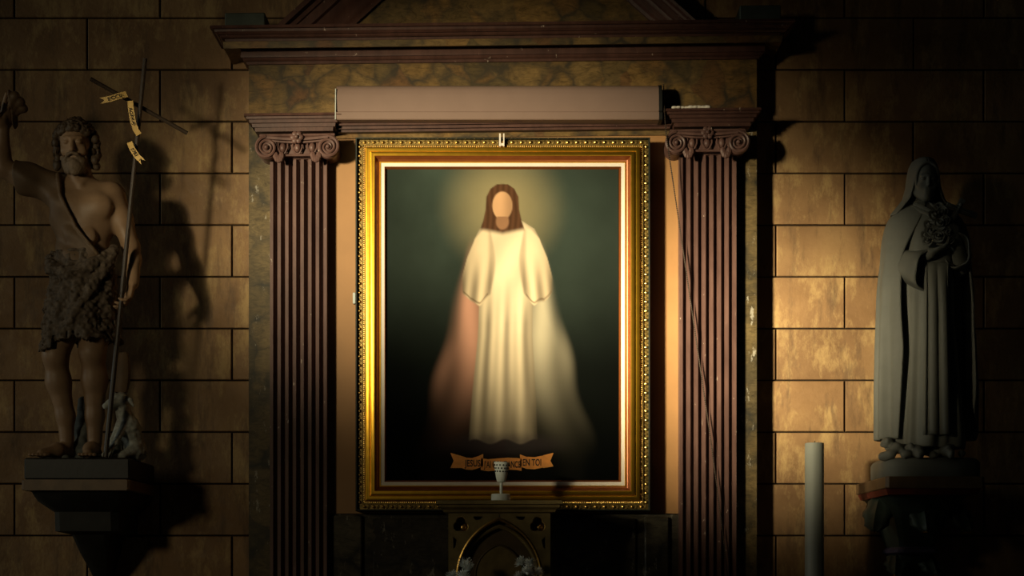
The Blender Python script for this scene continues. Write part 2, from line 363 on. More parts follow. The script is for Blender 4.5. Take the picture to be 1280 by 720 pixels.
# architrave between and the projecting blocks over the capitals
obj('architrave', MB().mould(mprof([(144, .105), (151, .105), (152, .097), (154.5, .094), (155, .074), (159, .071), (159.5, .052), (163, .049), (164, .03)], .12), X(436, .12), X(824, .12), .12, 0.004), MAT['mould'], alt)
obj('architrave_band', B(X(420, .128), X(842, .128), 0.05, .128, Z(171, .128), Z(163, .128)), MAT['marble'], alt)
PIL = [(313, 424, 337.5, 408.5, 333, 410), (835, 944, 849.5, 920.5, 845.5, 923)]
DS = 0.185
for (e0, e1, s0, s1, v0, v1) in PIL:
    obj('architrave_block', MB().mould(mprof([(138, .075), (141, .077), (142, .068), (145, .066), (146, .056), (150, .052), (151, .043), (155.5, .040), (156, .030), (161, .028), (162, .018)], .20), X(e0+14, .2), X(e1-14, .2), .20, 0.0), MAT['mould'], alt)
    # fluted shaft
    mb = MB(); x0, x1 = X(s0, DS), X(s1, DS); n = 7; fil = S(3.9, DS)
    flw = ((x1-x0)-fil*(n+1))/n
    sec = [(x0, 0.10), (x0, DS)]
    xx = x0
    for i in range(n):
        xx += fil
        sec += [(xx+flw/2-math.cos(t)*flw/2, DS-math.sin(t)*0.032) for t in [math.pi*q/8 for q in range(9)]]
        xx += flw
    sec += [(x1, DS), (x1, 0.10)]
    zt = Z(199, DS)
    rings = [[(x, -d, z) for x, d in sec] for z in (1.10, zt)]
    # flutes close in a round head
    for q in range(1, 5):
        c = math.cos(q*math.pi/8)
        rings.append([(x, -(DS-(DS-d)*c if d > 0.12 else d), zt+0.012*math.sin(q*math.pi/8)) for x, d in sec])
    mb.loft(rings, False, False)
    sh = obj('pilaster', mb, MAT['maroon'], alt, 30)
    obj('pilaster_base', MB().mould([(.0, 1.13), (.015, 1.12), (.018, 1.10), (.008, 1.085), (.02, 1.06), (.035, 1.04), (.035, 1.01), (.05, 1.0), (.05, .95)], x0, x1, DS, 0.05), MAT['maroon'], sh)
    obj('pedestal', MB().box(x0-.05, x1+.05, -DS-.05, -.05, 0, .96, .01), MAT['marble_base'], sh)
    # capital
    obj('necking', B(x0-.004, x1+.004, .10, DS+.004, zt+0.01, Z(189, DS), .004), MAT['maroon'], sh)
    DV = 0.255; zv = Z(181, DV); xa, xb = X(v0, DV), X(v1, DV); xm = (xa+xb)/2
    rv = S(14.5, DV)
    obj('bell', B(x0, x1, .10, .225, Z(192, .225), Z(166, .225), .006), MAT['maroon'], sh)
    obj('abacus', MB().mould([(.018, Z(163.5, .27)), (.02, Z(166, .27)), (.008, Z(168, .27)), (.0, Z(169.5, .27))], xa-.015, xb+.015, .242, .05), MAT['maroon'], sh)
    for xc, sg in ((xa, 1), (xb, -1)):
        mb = MB()
        mb.lathe([(rv*.97, -.17), (rv*.80, -.10), (rv*.97, -.03), (rv*.97, -.01), (rv*.90, -.004)], (xc, -DV, zv), 28, 'y')
        obj('volute', mb, MAT['maroon'], sh)
        mb = MB(); pts = []; rs = []
        for q in range(0, 100):
            t = q/99; a = math.pi/2+sg*t*2.6*2*math.pi; rr = rv*(0.95-0.78*t**0.9)
            pts.append((xc+math.cos(a)*rr, -DV-.004+0.004*t, zv+math.sin(a)*rr)); rs.append(.0085-.0045*t)
        mb.tube(pts, rs, 6); mb.sphere((xc, -DV-.006, zv), .012, 10, 6)
        obj('volute_spiral', mb, MAT['maroon'], sh)
        # small acanthus leaf in the angle of the volute
        mb = MB(); lx = xc+sg*rv*1.05; lz = zv-rv*.55
        for q in range(5):
            a = R(200+q*35) if sg > 0 else R(-20-q*35)
            mb.sphere((lx+math.cos(a)*.016, -DV+.008, lz+math.sin(a)*.026), .016, 7, 5, (1, .8, 1.3))
        obj('angle_leaf', mb, MAT['maroon'], sh)
    # channel joining the volutes
    mb = MB(); rings = []
    for q in range(13):
        t = q/12; x = xa+(xb-xa)*t; sag = .010*math.sin(math.pi*t)
        zt_, zb_ = zv+rv*.95-sag, zv+rv*.55-sag*1.2
        rings.append([(x, -.12, zt_), (x, -DV-.006, zt_), (x, -DV-.006, zt_-.012), (x, -DV+.008, zt_-.014), (x, -DV+.008, zb_+.01), (x, -DV-.002, zb_+.008), (x, -DV-.002, zb_), (x, -.12, zb_)])
    mb.loft(rings, True, True); obj('channel', mb, MAT['maroon'], sh)
    for q in range(3):      # egg and dart
        x = xm+(q-1)*(xb-xa-rv*1.5)/3.0
        mb = MB(); mb.sphere((x, -.237, zv+.002), .021, 12, 8, (.85, .9, 1.2))
        mb.tube([(x-.024, -.237, zv+.026), (x-.024, -.243, zv), (x-.012, -.243, zv-.026), (x, -.241, zv-.031), (x+.012, -.243, zv-.026), (x+.024, -.243, zv), (x+.024, -.237, zv+.026)], .005, 6)
        obj('egg_ornament', mb, MAT['maroon'], sh)
    mb = MB(); mb.tube([(xa+rv*.7, -.237, zv-.036), (xb-rv*.7, -.237, zv-.036)], .006, 8)
    obj('astragal', mb, MAT['maroon'], sh)
    mb = MB(); zc = Z(168.5, .27)    # rosette
    mb.sphere((xm, -.278, zc), .011, 9, 6)
    for q in range(6):
        a = q*math.pi/3; mb.sphere((xm+math.cos(a)*.019, -.268, zc+math.sin(a)*.019), .0155, 8, 6, (1, .6, 1))
    obj('rosette', mb, MAT['maroon'], sh)
# pediment
ztop = Z(27.5, .30)
apx = (X(311, .14)+X(946, .14))/2; 
def rake(sg):
    # slanting moulding starting at the outer foot and rising to the axis
    foot_o = X(344, .25) if sg < 0 else X(872, .25)
    foot_i = X(429, .25) if sg < 0 else X(828, .25)
    sl_ = 0.90
    L = abs(apx-foot_o); mb = MB()
    prof = [(0, .10), (0, .27), (.10, .265), (.14, .24), (.22, .235), (.24, .225), (.42, .22), (.46, .205), (.56, .20), (.62, .19), (.80, .185), (.88, .17), (1.0, .165), (1.0, .10)]
    wid = abs(foot_i-foot_o)
    r0 = [(foot_o-sg*wid*t, -d, ztop) for t, d in prof]
    r1 = [(apx, -d, ztop+(L-wid*t)*sl_) for t, d in prof]
    mb.loft([r0, r1], True, True); return mb
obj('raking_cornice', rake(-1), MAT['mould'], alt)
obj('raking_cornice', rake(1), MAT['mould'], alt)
ty = [(X(350, .14), ztop-.02), (X(866, .14), ztop-.02), (apx, ztop+.9)]
obj('tympanum', plate(ty, [], 0.004, .145), MAT['marble'], alt)
obj('corner_block', B(X(281, .25), X(331, .25), .0, .25, ztop-.005, Z(12, .25), .004), MAT['green'], alt)
obj('corner_block', B(X(925, .25), X(976, .25), .0, .25, ztop-.005, Z(10, .25), .004), MAT['green'], alt)
# peeled plaster lumps on the ledges
for (px0, px1, py, d) in ((843, 884, 137, .265), ):
    mb = MB()
    for q in range(9):
        t = q/8; mb.sphere((X(px0+(px1-px0)*t, d), -d+random.uniform(0, .01), Z(py, d)+.002), random.uniform(.008, .015), 7, 5, (1.6, 1, .8))
    obj('plaster_crumbs', mb, MAT['liner'], alt)

# the old masonry leans a little: its upper courses climb towards one side
def descend(o):
    for c in o.children:
        yield c
        yield from descend(c)
for o in list(descend(alt)):
    for v in o.data.vertices:
        v.co.z += .0115*v.co.x*min(1, max(0, (v.co.z-3.1)/.7))

# ------------------------------------------------------------------ roller blind casing
d1 = .275
bx = thing('roller_blind_casing', 'long mauve-brown metal casing fixed across the marble frieze above the picture', 'blind casing', (X(623, d1), -.14, Z(150, d1)))
x0, x1 = X(420, d1), X(824, d1); zt, zb = Z(103, d1), Z(149.5, d1); zl = Z(139.5, d1)
sec = [(.142, zt), (.205, zt), (.232, zt-.004), (.252, zt-.016), (.262, zt-.035), (.267, zt-.065), (.268, zl+.004), (.265, zl+.001), (.276, zl-.003), (.277, zb+.004), (.273, zb), (.142, zb)]
mb = MB(); mb.loft([[(x, -d, z) for d, z in sec] for x in (x0, x1)], True, True); obj('casing', mb, MAT['case'], bx)
mb = MB(); sec2 = [(d+.004 if d > .2 else d, z+(.003 if z > zl else -.003)) for d, z in sec]
mb.loft([[(x, -d, z) for d, z in sec2] for x in (x1-.001, x1+.016)], True, True); obj('end_cap', mb, MAT['black'], bx)
mb = MB(); mb.tube([(x0-.002, -.268, zt-.03), (x0-.002, -.279, zb)], .003, 6); obj('edge_trim', mb, MAT['white'], bx)
cpts = [(829.5, 106, .22), (830.5, 140, .265), (833, 170, .275), (838, 205, .25), (852, 300, .215), (871, 430, .206), (890, 560, .208), (905, 680, .208), (911, 735, .208)]
cp = [P(*c) for c in cpts]; mb = MB()
def resample(pts, step):
    out = []
    for a, b in zip(pts[:-1], pts[1:]):
        n = max(1, int((b-a).length/step))
        out += [a.lerp(b, i/n) for i in range(n)]
    return out+[pts[-1]]
for p in resample(cp, .0105): mb.sphere(p, .0042, 6, 4)
mb.tube(cp, .0016, 5)
stuff(obj('pull_chain', mb, MAT['wood'], bx, label='thin beaded pull chain hanging across the pilaster'))

# ------------------------------------------------------------------ framed picture
DFm = .23
fr = thing('framed_painting', 'large painting of a pale robed figure in a wide gilt frame', 'painting', (X(628.5, DFm), -.10, Z(638, DFm)))
ox0, ox1, oz0, oz1 = X(444, DFm), X(813, DFm), Z(638.5, DFm), Z(171, DFm); u = S(1, DFm)
def zone(name, prof, m, label=None): return obj(name, MB().ring(ox0, ox1, oz0, oz1, [(i*u, d) for i, d in prof]), m, fr, 25, label)
FD = .030
zone('outer_edge', [(0, .119), (0, .186+FD), (.6, .196+FD), (1.8, .196+FD), (2.4, .172+FD)], MAT['frame_edge'])
om = zone('ornament_band', [(2.2, .170+FD), (2.4, .173+FD), (8.2, .176+FD), (8.6, .186+FD), (9.2, .186+FD), (9.4, .180+FD), (12.0, .180+FD)], MAT['gold_old'])
gp = [(12.0, .180+FD), (12.3, .188+FD)]
for base_ in (12.3, 18.8):
    h0 = gp[-1][1]
    for q, rise in ((.9, .010), (2.4, .0128), (4.2, .0150), (5.4, .0158), (5.9, .0153)): gp.append((base_+q, h0+rise))
    if base_ < 15: gp.append((18.5, gp[-1][1]-.002)); gp.append((18.8, gp[-1][1]))
gt = gp[-1][1]
zone('gilt_moulding', gp, MAT['gold'], 'bright gilt main moulding of the frame')
zone('inner_cove', [(24.7, gt), (25.3, gt-.003), (26.4, gt-.011), (28.0, .194+FD), (29.4, .191+FD), (30.2, .190+FD)], MAT['gilt_reflect'], 'red-brown inner cove of the frame')
zone('inner_fillet', [(30.2, .190+FD), (30.6, .192+FD), (31.6, .192+FD), (31.9, .188+FD)], MAT['gold'])
zone('liner', [(31.9, .188+FD), (36.3, .187+FD), (36.4, .185+FD)], MAT['liner'], 'cream liner inside the gilt frame')
zone('sight_edge', [(36.3, .1865+FD), (36.8, .187+FD), (38.6, .174+FD), (39.0, .165+FD)], MAT['gilt_reflect'])
# bead ornament and pearl row, too small to pick apart
mb = MB(); mp = MB(); mleaf = MB()
def run(a, b, step): 
    n = max(2, round((b-a)/step)); return [a+(b-a)*(i+.5)/n for i in range(n)]
for ins, dd, step, rad, M in ((5.3, .208, 11.5, 2.1, mb), (10.7, .212, 2.6, .95, mp)):
    i = ins*u
    for x in run(ox0+i, ox1-i, step*u):
        for z in (oz0+i, oz1-i): M.sphere((x, -dd, z), rad*u, 8 if rad > 1.5 else 5, 5 if rad > 1.5 else 3)
    for z in run(oz0+i, oz1-i, step*u):
        for x in (ox0+i, ox1-i): M.sphere((x, -dd, z), rad*u, 8 if rad > 1.5 else 5, 5 if rad > 1.5 else 3)
i = 5.3*u
for x in run(ox0+i, ox1-i, 11.5*u):
    for z in (oz0+i, oz1-i): mleaf.sphere((x+5.7*u, -.204, z), 2.6*u, 6, 4, (.75, .5, 1.1), Matrix.Rotation(R(25), 3, 'Y'))
for z in run(oz0+i, oz1-i, 11.5*u):
    for x in (ox0+i, ox1-i): mleaf.sphere((x, -.204, z+5.7*u), 2.6*u, 6, 4, (1.1, .5, .75), Matrix.Rotation(R(25), 3, 'Y'))
stuff(obj('bead_row', mb, MAT['gilt'], fr)); stuff(obj('pearl_row', mp, MAT['gilt'], fr)); stuff(obj('leaf_row', mleaf, MAT['gold_old'], fr))
# fixing clips
mb = MB().box(X(624, .2), X(626, .2), -.232, -.21, Z(185, .2), Z(169, .2)); mb.box(X(629, .2), X(630.5, .2), -.232, -.21, Z(185, .2), Z(169, .2)); mb.box(X(624, .2), X(630.5, .2), -.230, -.212, Z(184, .2), Z(181, .2))
obj('hanging_clip', mb, MAT['liner'], fr)
obj('side_clip', MB().box(X(441.3, .19), X(445, .19), -.205, -.17, Z(381, .17), Z(367, .17), .003), MAT['white'], fr)

# the canvas: a plain robed figure stands in for the picture
def smooth(e0, e1, x):
    t = np.clip((x-e0)/(e1-e0), 0, 1); return t*t*(3-2*t)
def vnoise2(shape, cells, seed):
    rng = np.random.RandomState(seed); g = rng.rand(cells[0]+2, cells[1]+2)
    yy = np.linspace(0, cells[0], shape[0]); xx = np.linspace(0, cells[1], shape[1])
    y0 = yy.astype(int); x0 = xx.astype(int); fy = (yy-y0)[:, None]; fx = (xx-x0)[None]
    fy = fy*fy*(3-2*fy); fx = fx*fx*(3-2*fx)
    return (g[y0][:, x0]*(1-fy)*(1-fx)+g[y0+1][:, x0]*fy*(1-fx)+g[y0][:, x0+1]*(1-fy)*fx+g[y0+1][:, x0+1]*fy*fx)
NX, NY = 240, 324
PX = np.linspace(481, 773, NX)[None, :].repeat(NY, 0); PY = np.linspace(206.5, 601, NY)[:, None].repeat(NX, 1)
def fb(seed): return sum(vnoise2((NY, NX), (6*2**k, 5*2**k), seed+k)*.5**(k+1) for k in range(5))
nz = fb(3); nz2 = fb(20)
def lin(c): return np.array([((v/255+.055)/1.055)**2.4 if v > 10 else v/255/12.92 for v in c])
img = np.zeros((NY, NX, 3)); img[:] = lin((56, 66, 58))
img *= (0.72+.6*nz)[..., None]
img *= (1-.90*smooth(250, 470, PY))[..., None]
img *= (1-.45*smooth(60, 150, np.abs(PX-627)))[..., None]
def lay(mask, c):
    global img
    mask = np.clip(mask, 0, 1)[..., None]; img = img*(1-mask)+(c if isinstance(c, np.ndarray) and c.ndim == 3 else lin(c))*mask
def ell(cx, cy, rx, ry, soft): 
    q = np.sqrt(((PX-cx)/rx)**2+((PY-cy)/ry)**2); return 1-smooth(1-soft, 1+soft, q)
# soft light about the head and a wide pale cloak, rose to one side, silver to the other
lay(ell(628, 258, 50, 52, .8)*.5, (190, 172, 124))
t = np.clip((PY-300)/260, 0, 1)
for sx, c in ((-1, (204, 150, 124)), (1, (190, 178, 150))):
    q = sx*(PX-632); wid = 40+66*t
    edge_ = wid+5*np.sin(PY/17+sx)*t
    m = (1-smooth(-14, 10, q-edge_))*(q > 0)*smooth(292, 318, PY)*(1-.97*smooth(410, 585, PY))
    f = .5+.5*np.sin(q/(4.5+5*t)+2.2*np.sin(PY/60)); lay(m*(.35+.5*f), c)
# robe with long folds
ax = 634; cxr = ax-5*np.clip((PY-300)/240, 0, 1)
hw = np.interp(PY, [270, 277, 286, 300, 330, 360, 420, 500, 556], [8, 20, 34, 41, 40, 33, 34, 40, 43])
un = (PX-cxr)/hw
hemy = 552+3*np.sin(PX/6.0)
rm = (1-smooth(-1.0, 1.2, np.abs(PX-cxr)-hw))*smooth(269, 272, PY)*(1-smooth(-1.5, 1.5, PY-hemy))
ft_ = np.clip((PY-345)/60, 0, 1)
rf = 1-.30*ft_*(.5+.5*np.sin(un*9+.8*np.sin(PY/55)))**2-.16*ft_*(.5+.5*np.sin(un*19+1.0))-.34*np.abs(un)**3-.12*(1-ft_)*(.5+.5*np.sin(un*5+PY/14))
rob = lin((238, 216, 178))[None, None]*np.clip(rf, .1, 1.1)[..., None]**1.5
lay(rm, rob)
# arms down in wide hanging sleeves
for sx in (-1, 1):
    q = sx*(PX-ax)
    top_ = np.interp(q, [10, 30, 40, 50, 58], [284, 287, 298, 322, 352]); bot_ = np.interp(q, [10, 24, 34, 46, 56, 60], [360, 372, 380, 378, 364, 356])+2*np.sin(PX/3.5)
    m = smooth(17, 21, q-4*np.sin(PY/19))*(1-smooth(54, 58, q))*smooth(-2, 2.5, PY-top_)*(1-smooth(-1.5, 1.5, PY-bot_))
    sh_ = 1-.40*smooth(.1, 1, (PY-305)/60)*(.5+.5*np.sin(q/2.6-PY/26))-.30*smooth(.5, 1, q/56)-.25*(1-smooth(0, 6, q-20))
    lay(m, lin((228, 204, 166))[None, None]*np.clip(sh_, .15, 1)[..., None]**1.5)
    lay((1-smooth(0, 2.2, np.abs(PY-bot_+3)))*(q > 24)*(q < 55)*.75, (92, 72, 52))
# plain head under a brown veil
vw = np.interp(PY, [229, 231, 236, 246, 262, 276, 290, 296], [0, 8, 15, 20, 21, 24, 29, 31])
lay((1-smooth(-1, 1, np.abs(PX-628)-vw))*smooth(229, 231, PY)*(1-smooth(288, 296, PY+np.abs(PX-628)*.2)), lin((92, 62, 42))[None, None]*(1-.35*(.5+.5*np.sin(PX*.9+np.sin(PY/9))))[..., None])
lay(ell(628, 257, 12.5, 17.5, .06), lin((206, 160, 118))[None, None]*(1-.35*smooth(-2, 13, PX-626))[..., None])
lay(ell(628, 277, 8, 10, .15)*(PY > 271), (150, 110, 80))
# ground cloud
lay(ell(628, 556, 62, 13, .6)*.6, (96, 84, 84))
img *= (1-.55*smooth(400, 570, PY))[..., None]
img *= (0.86+.28*nz2)[..., None]
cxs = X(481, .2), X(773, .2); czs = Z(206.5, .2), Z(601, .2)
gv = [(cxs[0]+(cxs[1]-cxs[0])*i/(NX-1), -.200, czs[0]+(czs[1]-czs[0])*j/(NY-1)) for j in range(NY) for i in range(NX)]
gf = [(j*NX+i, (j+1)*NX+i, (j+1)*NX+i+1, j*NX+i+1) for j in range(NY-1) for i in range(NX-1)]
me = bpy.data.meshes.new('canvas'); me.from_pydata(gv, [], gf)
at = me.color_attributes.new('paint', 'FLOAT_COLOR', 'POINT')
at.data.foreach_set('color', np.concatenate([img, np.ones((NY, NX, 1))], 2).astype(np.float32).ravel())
mp_, nt, b = M_('oil_on_canvas'); vc = nt.nodes.new('ShaderNodeVertexColor'); vc.layer_name = 'paint'
nt.links.new(vc.outputs[0], b.inputs['Base Color']); b.inputs['Roughness'].default_value = .85; b.inputs['Specular IOR Level'].default_value = .04
bump(nt, b, noise(nt, coords(nt), 220, 3), .12, .002)
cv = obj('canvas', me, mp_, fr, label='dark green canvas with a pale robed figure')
# painted ribbon with its inscription
rb = MB()
def band(pts, h):
    n = len(pts)
    rb.add([(X(x, .202), -.2015, Z(y-h/2, .202)) for x, y in pts]+[(X(x, .202), -.2015, Z(y+h/2, .202)) for x, y in pts], [(i, i+1, n+i+1, n+i) for i in range(n-1)])
band([(577, 577.5), (583, 579.5), (590, 580), (597, 578), (604, 575)], 15)
band([(601, 580), (610, 581.5), (622, 580.5), (635, 579.5), (646, 580), (652, 581)], 15)
band([(650, 575.5), (658, 578.5), (668, 579), (679, 577)], 15)
rb.add([(X(x, .202), -.2012, Z(y, .202)) for x, y in ((563, 566), (577, 570), (577, 585), (563, 585), (567, 576))], [(0, 1, 4), (1, 2, 4), (2, 3, 4)])
rb.add([(X(x, .202), -.2012, Z(y, .202)) for x, y in ((679, 569), (692, 566), (688, 576), (692, 583), (679, 585))], [(0, 1, 2), (0, 2, 4), (2, 3, 4)])
obj('painted_ribbon', rb, MAT['ribbon'], cv, label='orange painted ribbon with the inscription')
for txt, px, py, wpx in (('JESUS', 591, 583, 20), ("J'AI CONFIANCE", 628, 584.5, 46), ('EN TOI', 665, 582, 23)):
    me = text_mesh(txt, S(8.2, .202), bold=0.03); xs = [v.co.x for v in me.vertices]; sc = S(wpx, .202)/(max(xs)-min(xs))
    me.transform(Matrix.Translation((X(px, .202), -.2022, Z(py, .202))) @ Matrix.Rotation(R(90), 4, 'X') @ Matrix.Diagonal((sc, 1, 1, 1)))
    obj('lettering', me, MAT['ink'], cv, 0)

# ------------------------------------------------------------------ implicit-surface sculpting
class SDF:
    def __init__(s, lo, hi, h):
        s.lo = np.array(lo, float); s.h = h; s.n = np.ceil((np.array(hi)-s.lo)/h).astype(int)+1
        s.F = np.full(s.n, 1.0, np.float32)
    def sub(s, lo, hi):
        i0 = np.clip(np.floor((lo-s.lo)/s.h).astype(int), 0, s.n); i1 = np.clip(np.ceil((hi-s.lo)/s.h).astype(int)+1, 0, s.n)
        sl = tuple(slice(a, b) for a, b in zip(i0, i1))
        g = [(np.arange(a, b)*s.h+o).astype(np.float32).reshape([-1 if k == q else 1 for q in range(3)]) for k, (a, b, o) in enumerate(zip(i0, i1, s.lo))]
        return sl, g
    def comb(s, sl, d, k, op):
        a = s.F[sl]
        if a.size == 0: return
        if op == 'u':
            h = np.maximum(k-np.abs(a-d), 0)/k; s.F[sl] = np.minimum(a, d)-h*h*k*.25
        else:
            d = -d; h = np.maximum(k-np.abs(a-d), 0)/k; s.F[sl] = np.maximum(a, d)+h*h*k*.25
    def cone(s, a, b, r1, r2, k=.02, op='u'):
        a = np.array(a, float); b = np.array(b, float); m = max(r1, r2)+k+.05
        sl, g = s.sub(np.minimum(a, b)-m, np.maximum(a, b)+m)
        ab = b-a; q = [g[i]-a[i] for i in range(3)]
        t = np.clip((q[0]*ab[0]+q[1]*ab[1]+q[2]*ab[2])/max(ab@ab, 1e-9), 0, 1)
        d = np.sqrt((q[0]-t*ab[0])**2+(q[1]-t*ab[1])**2+(q[2]-t*ab[2])**2)-(r1+(r2-r1)*t)
        s.comb(sl, d.astype(np.float32), k, op)
    def chain(s, pts, rs, k=.015, op='u'):
        for i in range(len(pts)-1): s.cone(pts[i], pts[i+1], rs[i], rs[i+1], k, op)
    def ell(s, c, r, rot=None, k=.02, op='u'):
        c = np.array(c, float); r = np.array(r, float); m = r.max()+k+.05
        sl, g = s.sub(c-m, c+m); q = [g[i]-c[i] for i in range(3)]
        if rot is not None:
            rt = np.array(rot)        # columns = local axes
            q = [q[0]*rt[0, j]+q[1]*rt[1, j]+q[2]*rt[2, j] for j in range(3)]
        k0 = np.sqrt((q[0]/r[0])**2+(q[1]/r[1])**2+(q[2]/r[2])**2); k1 = np.sqrt((q[0]/r[0]**2)**2+(q[1]/r[1]**2)**2+(q[2]/r[2]**2)**2)+1e-6
        s.comb(sl, (k0*(k0-1)/k1).astype(np.float32), k, op)
    def grid(s): return s.sub(s.lo, s.lo+s.n*s.h)[1]
    def mesh(s, loc, F=None):
        F = s.F if F is None else F
        ins = F < 0
        c = [ins[i:ins.shape[0]-1+i, j:ins.shape[1]-1+j, l:ins.shape[2]-1+l] for i in (0, 1) for j in (0, 1) for l in (0, 1)]
        anyv = c[0].copy(); allv = c[0].copy()
        for q in c[1:]: anyv |= q; allv &= q
        idx = np.argwhere(anyv & ~allv); acc = np.zeros((len(idx), 3)); cnt = np.zeros(len(idx))
        cor = [(i, j, l) for i in (0, 1) for j in (0, 1) for l in (0, 1)]
        for a in cor:
            for ax_ in range(3):
                if a[ax_] == 0:
                    bb = list(a); bb[ax_] = 1
                    Fa = F[idx[:, 0]+a[0], idx[:, 1]+a[1], idx[:, 2]+a[2]]; Fb = F[idx[:, 0]+bb[0], idx[:, 1]+bb[1], idx[:, 2]+bb[2]]
                    m = (Fa < 0) != (Fb < 0); t = np.zeros(len(idx)); t[m] = Fa[m]/(Fa[m]-Fb[m])
                    pos = np.array(a, float)[None].repeat(len(idx), 0); pos[:, ax_] += t
                    acc[m] += pos[m]; cnt[m] += 1
        V = (idx+acc/cnt[:, None])*s.h+s.lo
        vid = np.full(anyv.shape, -1, np.int64); vid[idx[:, 0], idx[:, 1], idx[:, 2]] = np.arange(len(idx))
        faces = []
        for ax_ in range(3):
            sa = [slice(None)]*3; sb = [slice(None)]*3; sa[ax_] = slice(0, -1); sb[ax_] = slice(1, None)
            ch = ins[tuple(sa)] != ins[tuple(sb)]; e = np.argwhere(ch); o1, o2 = [q for q in range(3) if q != ax_]
            ok = (e[:, o1] > 0) & (e[:, o2] > 0) & (e[:, o1] < ins.shape[o1]-1) & (e[:, o2] < ins.shape[o2]-1); e = e[ok]
            fl_ = ins[e[:, 0], e[:, 1], e[:, 2]]
            qs = []
            for da, db in ((-1, -1), (0, -1), (0, 0), (-1, 0)):
                f = e.copy(); f[:, o1] += da; f[:, o2] += db; qs.append(vid[f[:, 0], f[:, 1], f[:, 2]])
            q = np.stack(qs, 1)
            rev = fl_ if ax_ == 1 else ~fl_
            q[rev] = q[rev][:, ::-1]; faces.append(q)
        faces = np.concatenate(faces); faces = faces[(faces >= 0).all(1)]
        # local (u right, v front, w up) -> world, mirrored in v so flip the winding
        V = np.stack([V[:, 0]+loc[0], -V[:, 1]+loc[1], V[:, 2]+loc[2]], 1); faces = faces[:, ::-1]
        me = bpy.data.meshes.new('sdf'); me.vertices.add(len(V)); me.vertices.foreach_set('co', V.ravel())
        me.loops.add(len(faces)*4); me.loops.foreach_set('vertex_index', faces.ravel().astype(np.int32))
        me.polygons.add(len(faces)); me.polygons.foreach_set('loop_start', np.arange(len(faces), dtype=np.int32)*4)
        me.polygons.foreach_set('use_smooth', np.ones(len(faces), bool)); me.update(calc_edges=True); me.validate()
        return me
def vnoise3(g, cell, seed):
    rng = np.random.RandomState(seed); T = rng.rand(64, 64, 64).astype(np.float32)
    ii = []; ff = []
    for a in g:
        q = a.ravel()/cell+100; i = np.floor(q).astype(int); f = q-i; ii.append(i % 64); ff.append((f*f*(3-2*f)).astype(np.float32))
    out = 0
    for a in (0, 1):
        wa = ff[0] if a else 1-ff[0]
        for b in (0, 1):
            wb = ff[1] if b else 1-ff[1]
            for c in (0, 1):
                wc = ff[2] if c else 1-ff[2]
                out = out+T[np.ix_((ii[0]+a) % 64, (ii[1]+b) % 64, (ii[2]+c) % 64)]*wa[:, None, None]*wb[None, :, None]*wc[None, None, :]
    return out
def nrm(v): v = np.array(v, float); return v/np.linalg.norm(v)
def basis(yaw, pitch, roll=0):
    """columns: right, front, up of a head turned by yaw (to image right), pitched down"""
    a, p, r = R(yaw), R(pitch), R(roll)
    f = np.array([math.sin(a)*math.cos(p), math.cos(a)*math.cos(p), -math.sin(p)]); r_ = nrm(np.cross(f, (0, 0, 1.0)))*-1
    if r_[0] < 0: r_ = -r_
    up = nrm(np.cross(f, r_)); up = up if up[2] > 0 else -up
    r2 = r_*math.cos(r)+up*math.sin(r); u2 = up*math.cos(r)-r_*math.sin(r)
    return np.stack([r2, f, u2], 1)
def head(s, c, Bm, sc=1.0, female=False):
    T = lambda x, y, z: np.array(c)+Bm @ (np.array((x, y, z))*sc)
    s.ell(T(0, -.012, .028), np.array((.074, .094, .088))*sc, Bm, .01)
    s.ell(T(0, .024, -.035), np.array((.057, .066, .085))*sc, Bm, .03*sc)
    s.ell(T(0, .062, -.100), np.array((.022, .02, .018))*sc, Bm, .025*sc)
    s.cone(T(-.05, .0, -.075), T(0, .06, -.1), .018*sc, .018*sc, .03*sc); s.cone(T(.05, .0, -.075), T(0, .06, -.1), .018*sc, .018*sc, .03*sc)
    for q in (-1, 1):
        s.ell(T(q*.029, .096, .008), np.array((.021, .014, .013))*sc, Bm, .012*sc, 's')
        s.ell(T(q*.029, .079, .007), np.array((.015, .012, .0095))*sc, Bm, .004*sc)
        s.cone(T(q*.012, .087, .027), T(q*.043, .075, .027), .0075*sc, .006*sc, .012*sc)
        s.ell(T(q*.04, .06, -.03), np.array((.018, .016, .018))*sc, Bm, .02*sc)
        if not female: s.ell(T(q*.076, -.012, -.002), np.array((.010, .018, .030))*sc, Bm, .006*sc)
    s.cone(T(0, .086, .022), T(0, .106 if not female else .102, -.028), .0085*sc, (.0125 if not female else .0105)*sc, .010*sc)
    if not female: s.cone(T(-.010, .094, -.032), T(.010, .094, -.032), .008*sc, .008*sc, .006*sc)
    lw = .02 if not female else .012
    s.cone(T(-lw, .084, -.056), T(lw, .084, -.056), .0065*sc, .0065*sc, .008*sc); s.cone(T(-lw*.8, .083, -.069), T(lw*.8, .083, -.069), .0075*sc, .0075*sc, .008*sc)
    s.cone(T(-lw*1.2, .094, -.0625), T(lw*1.2, .094, -.0625), .0035*sc, .0035*sc, .004*sc, 's')
    return T
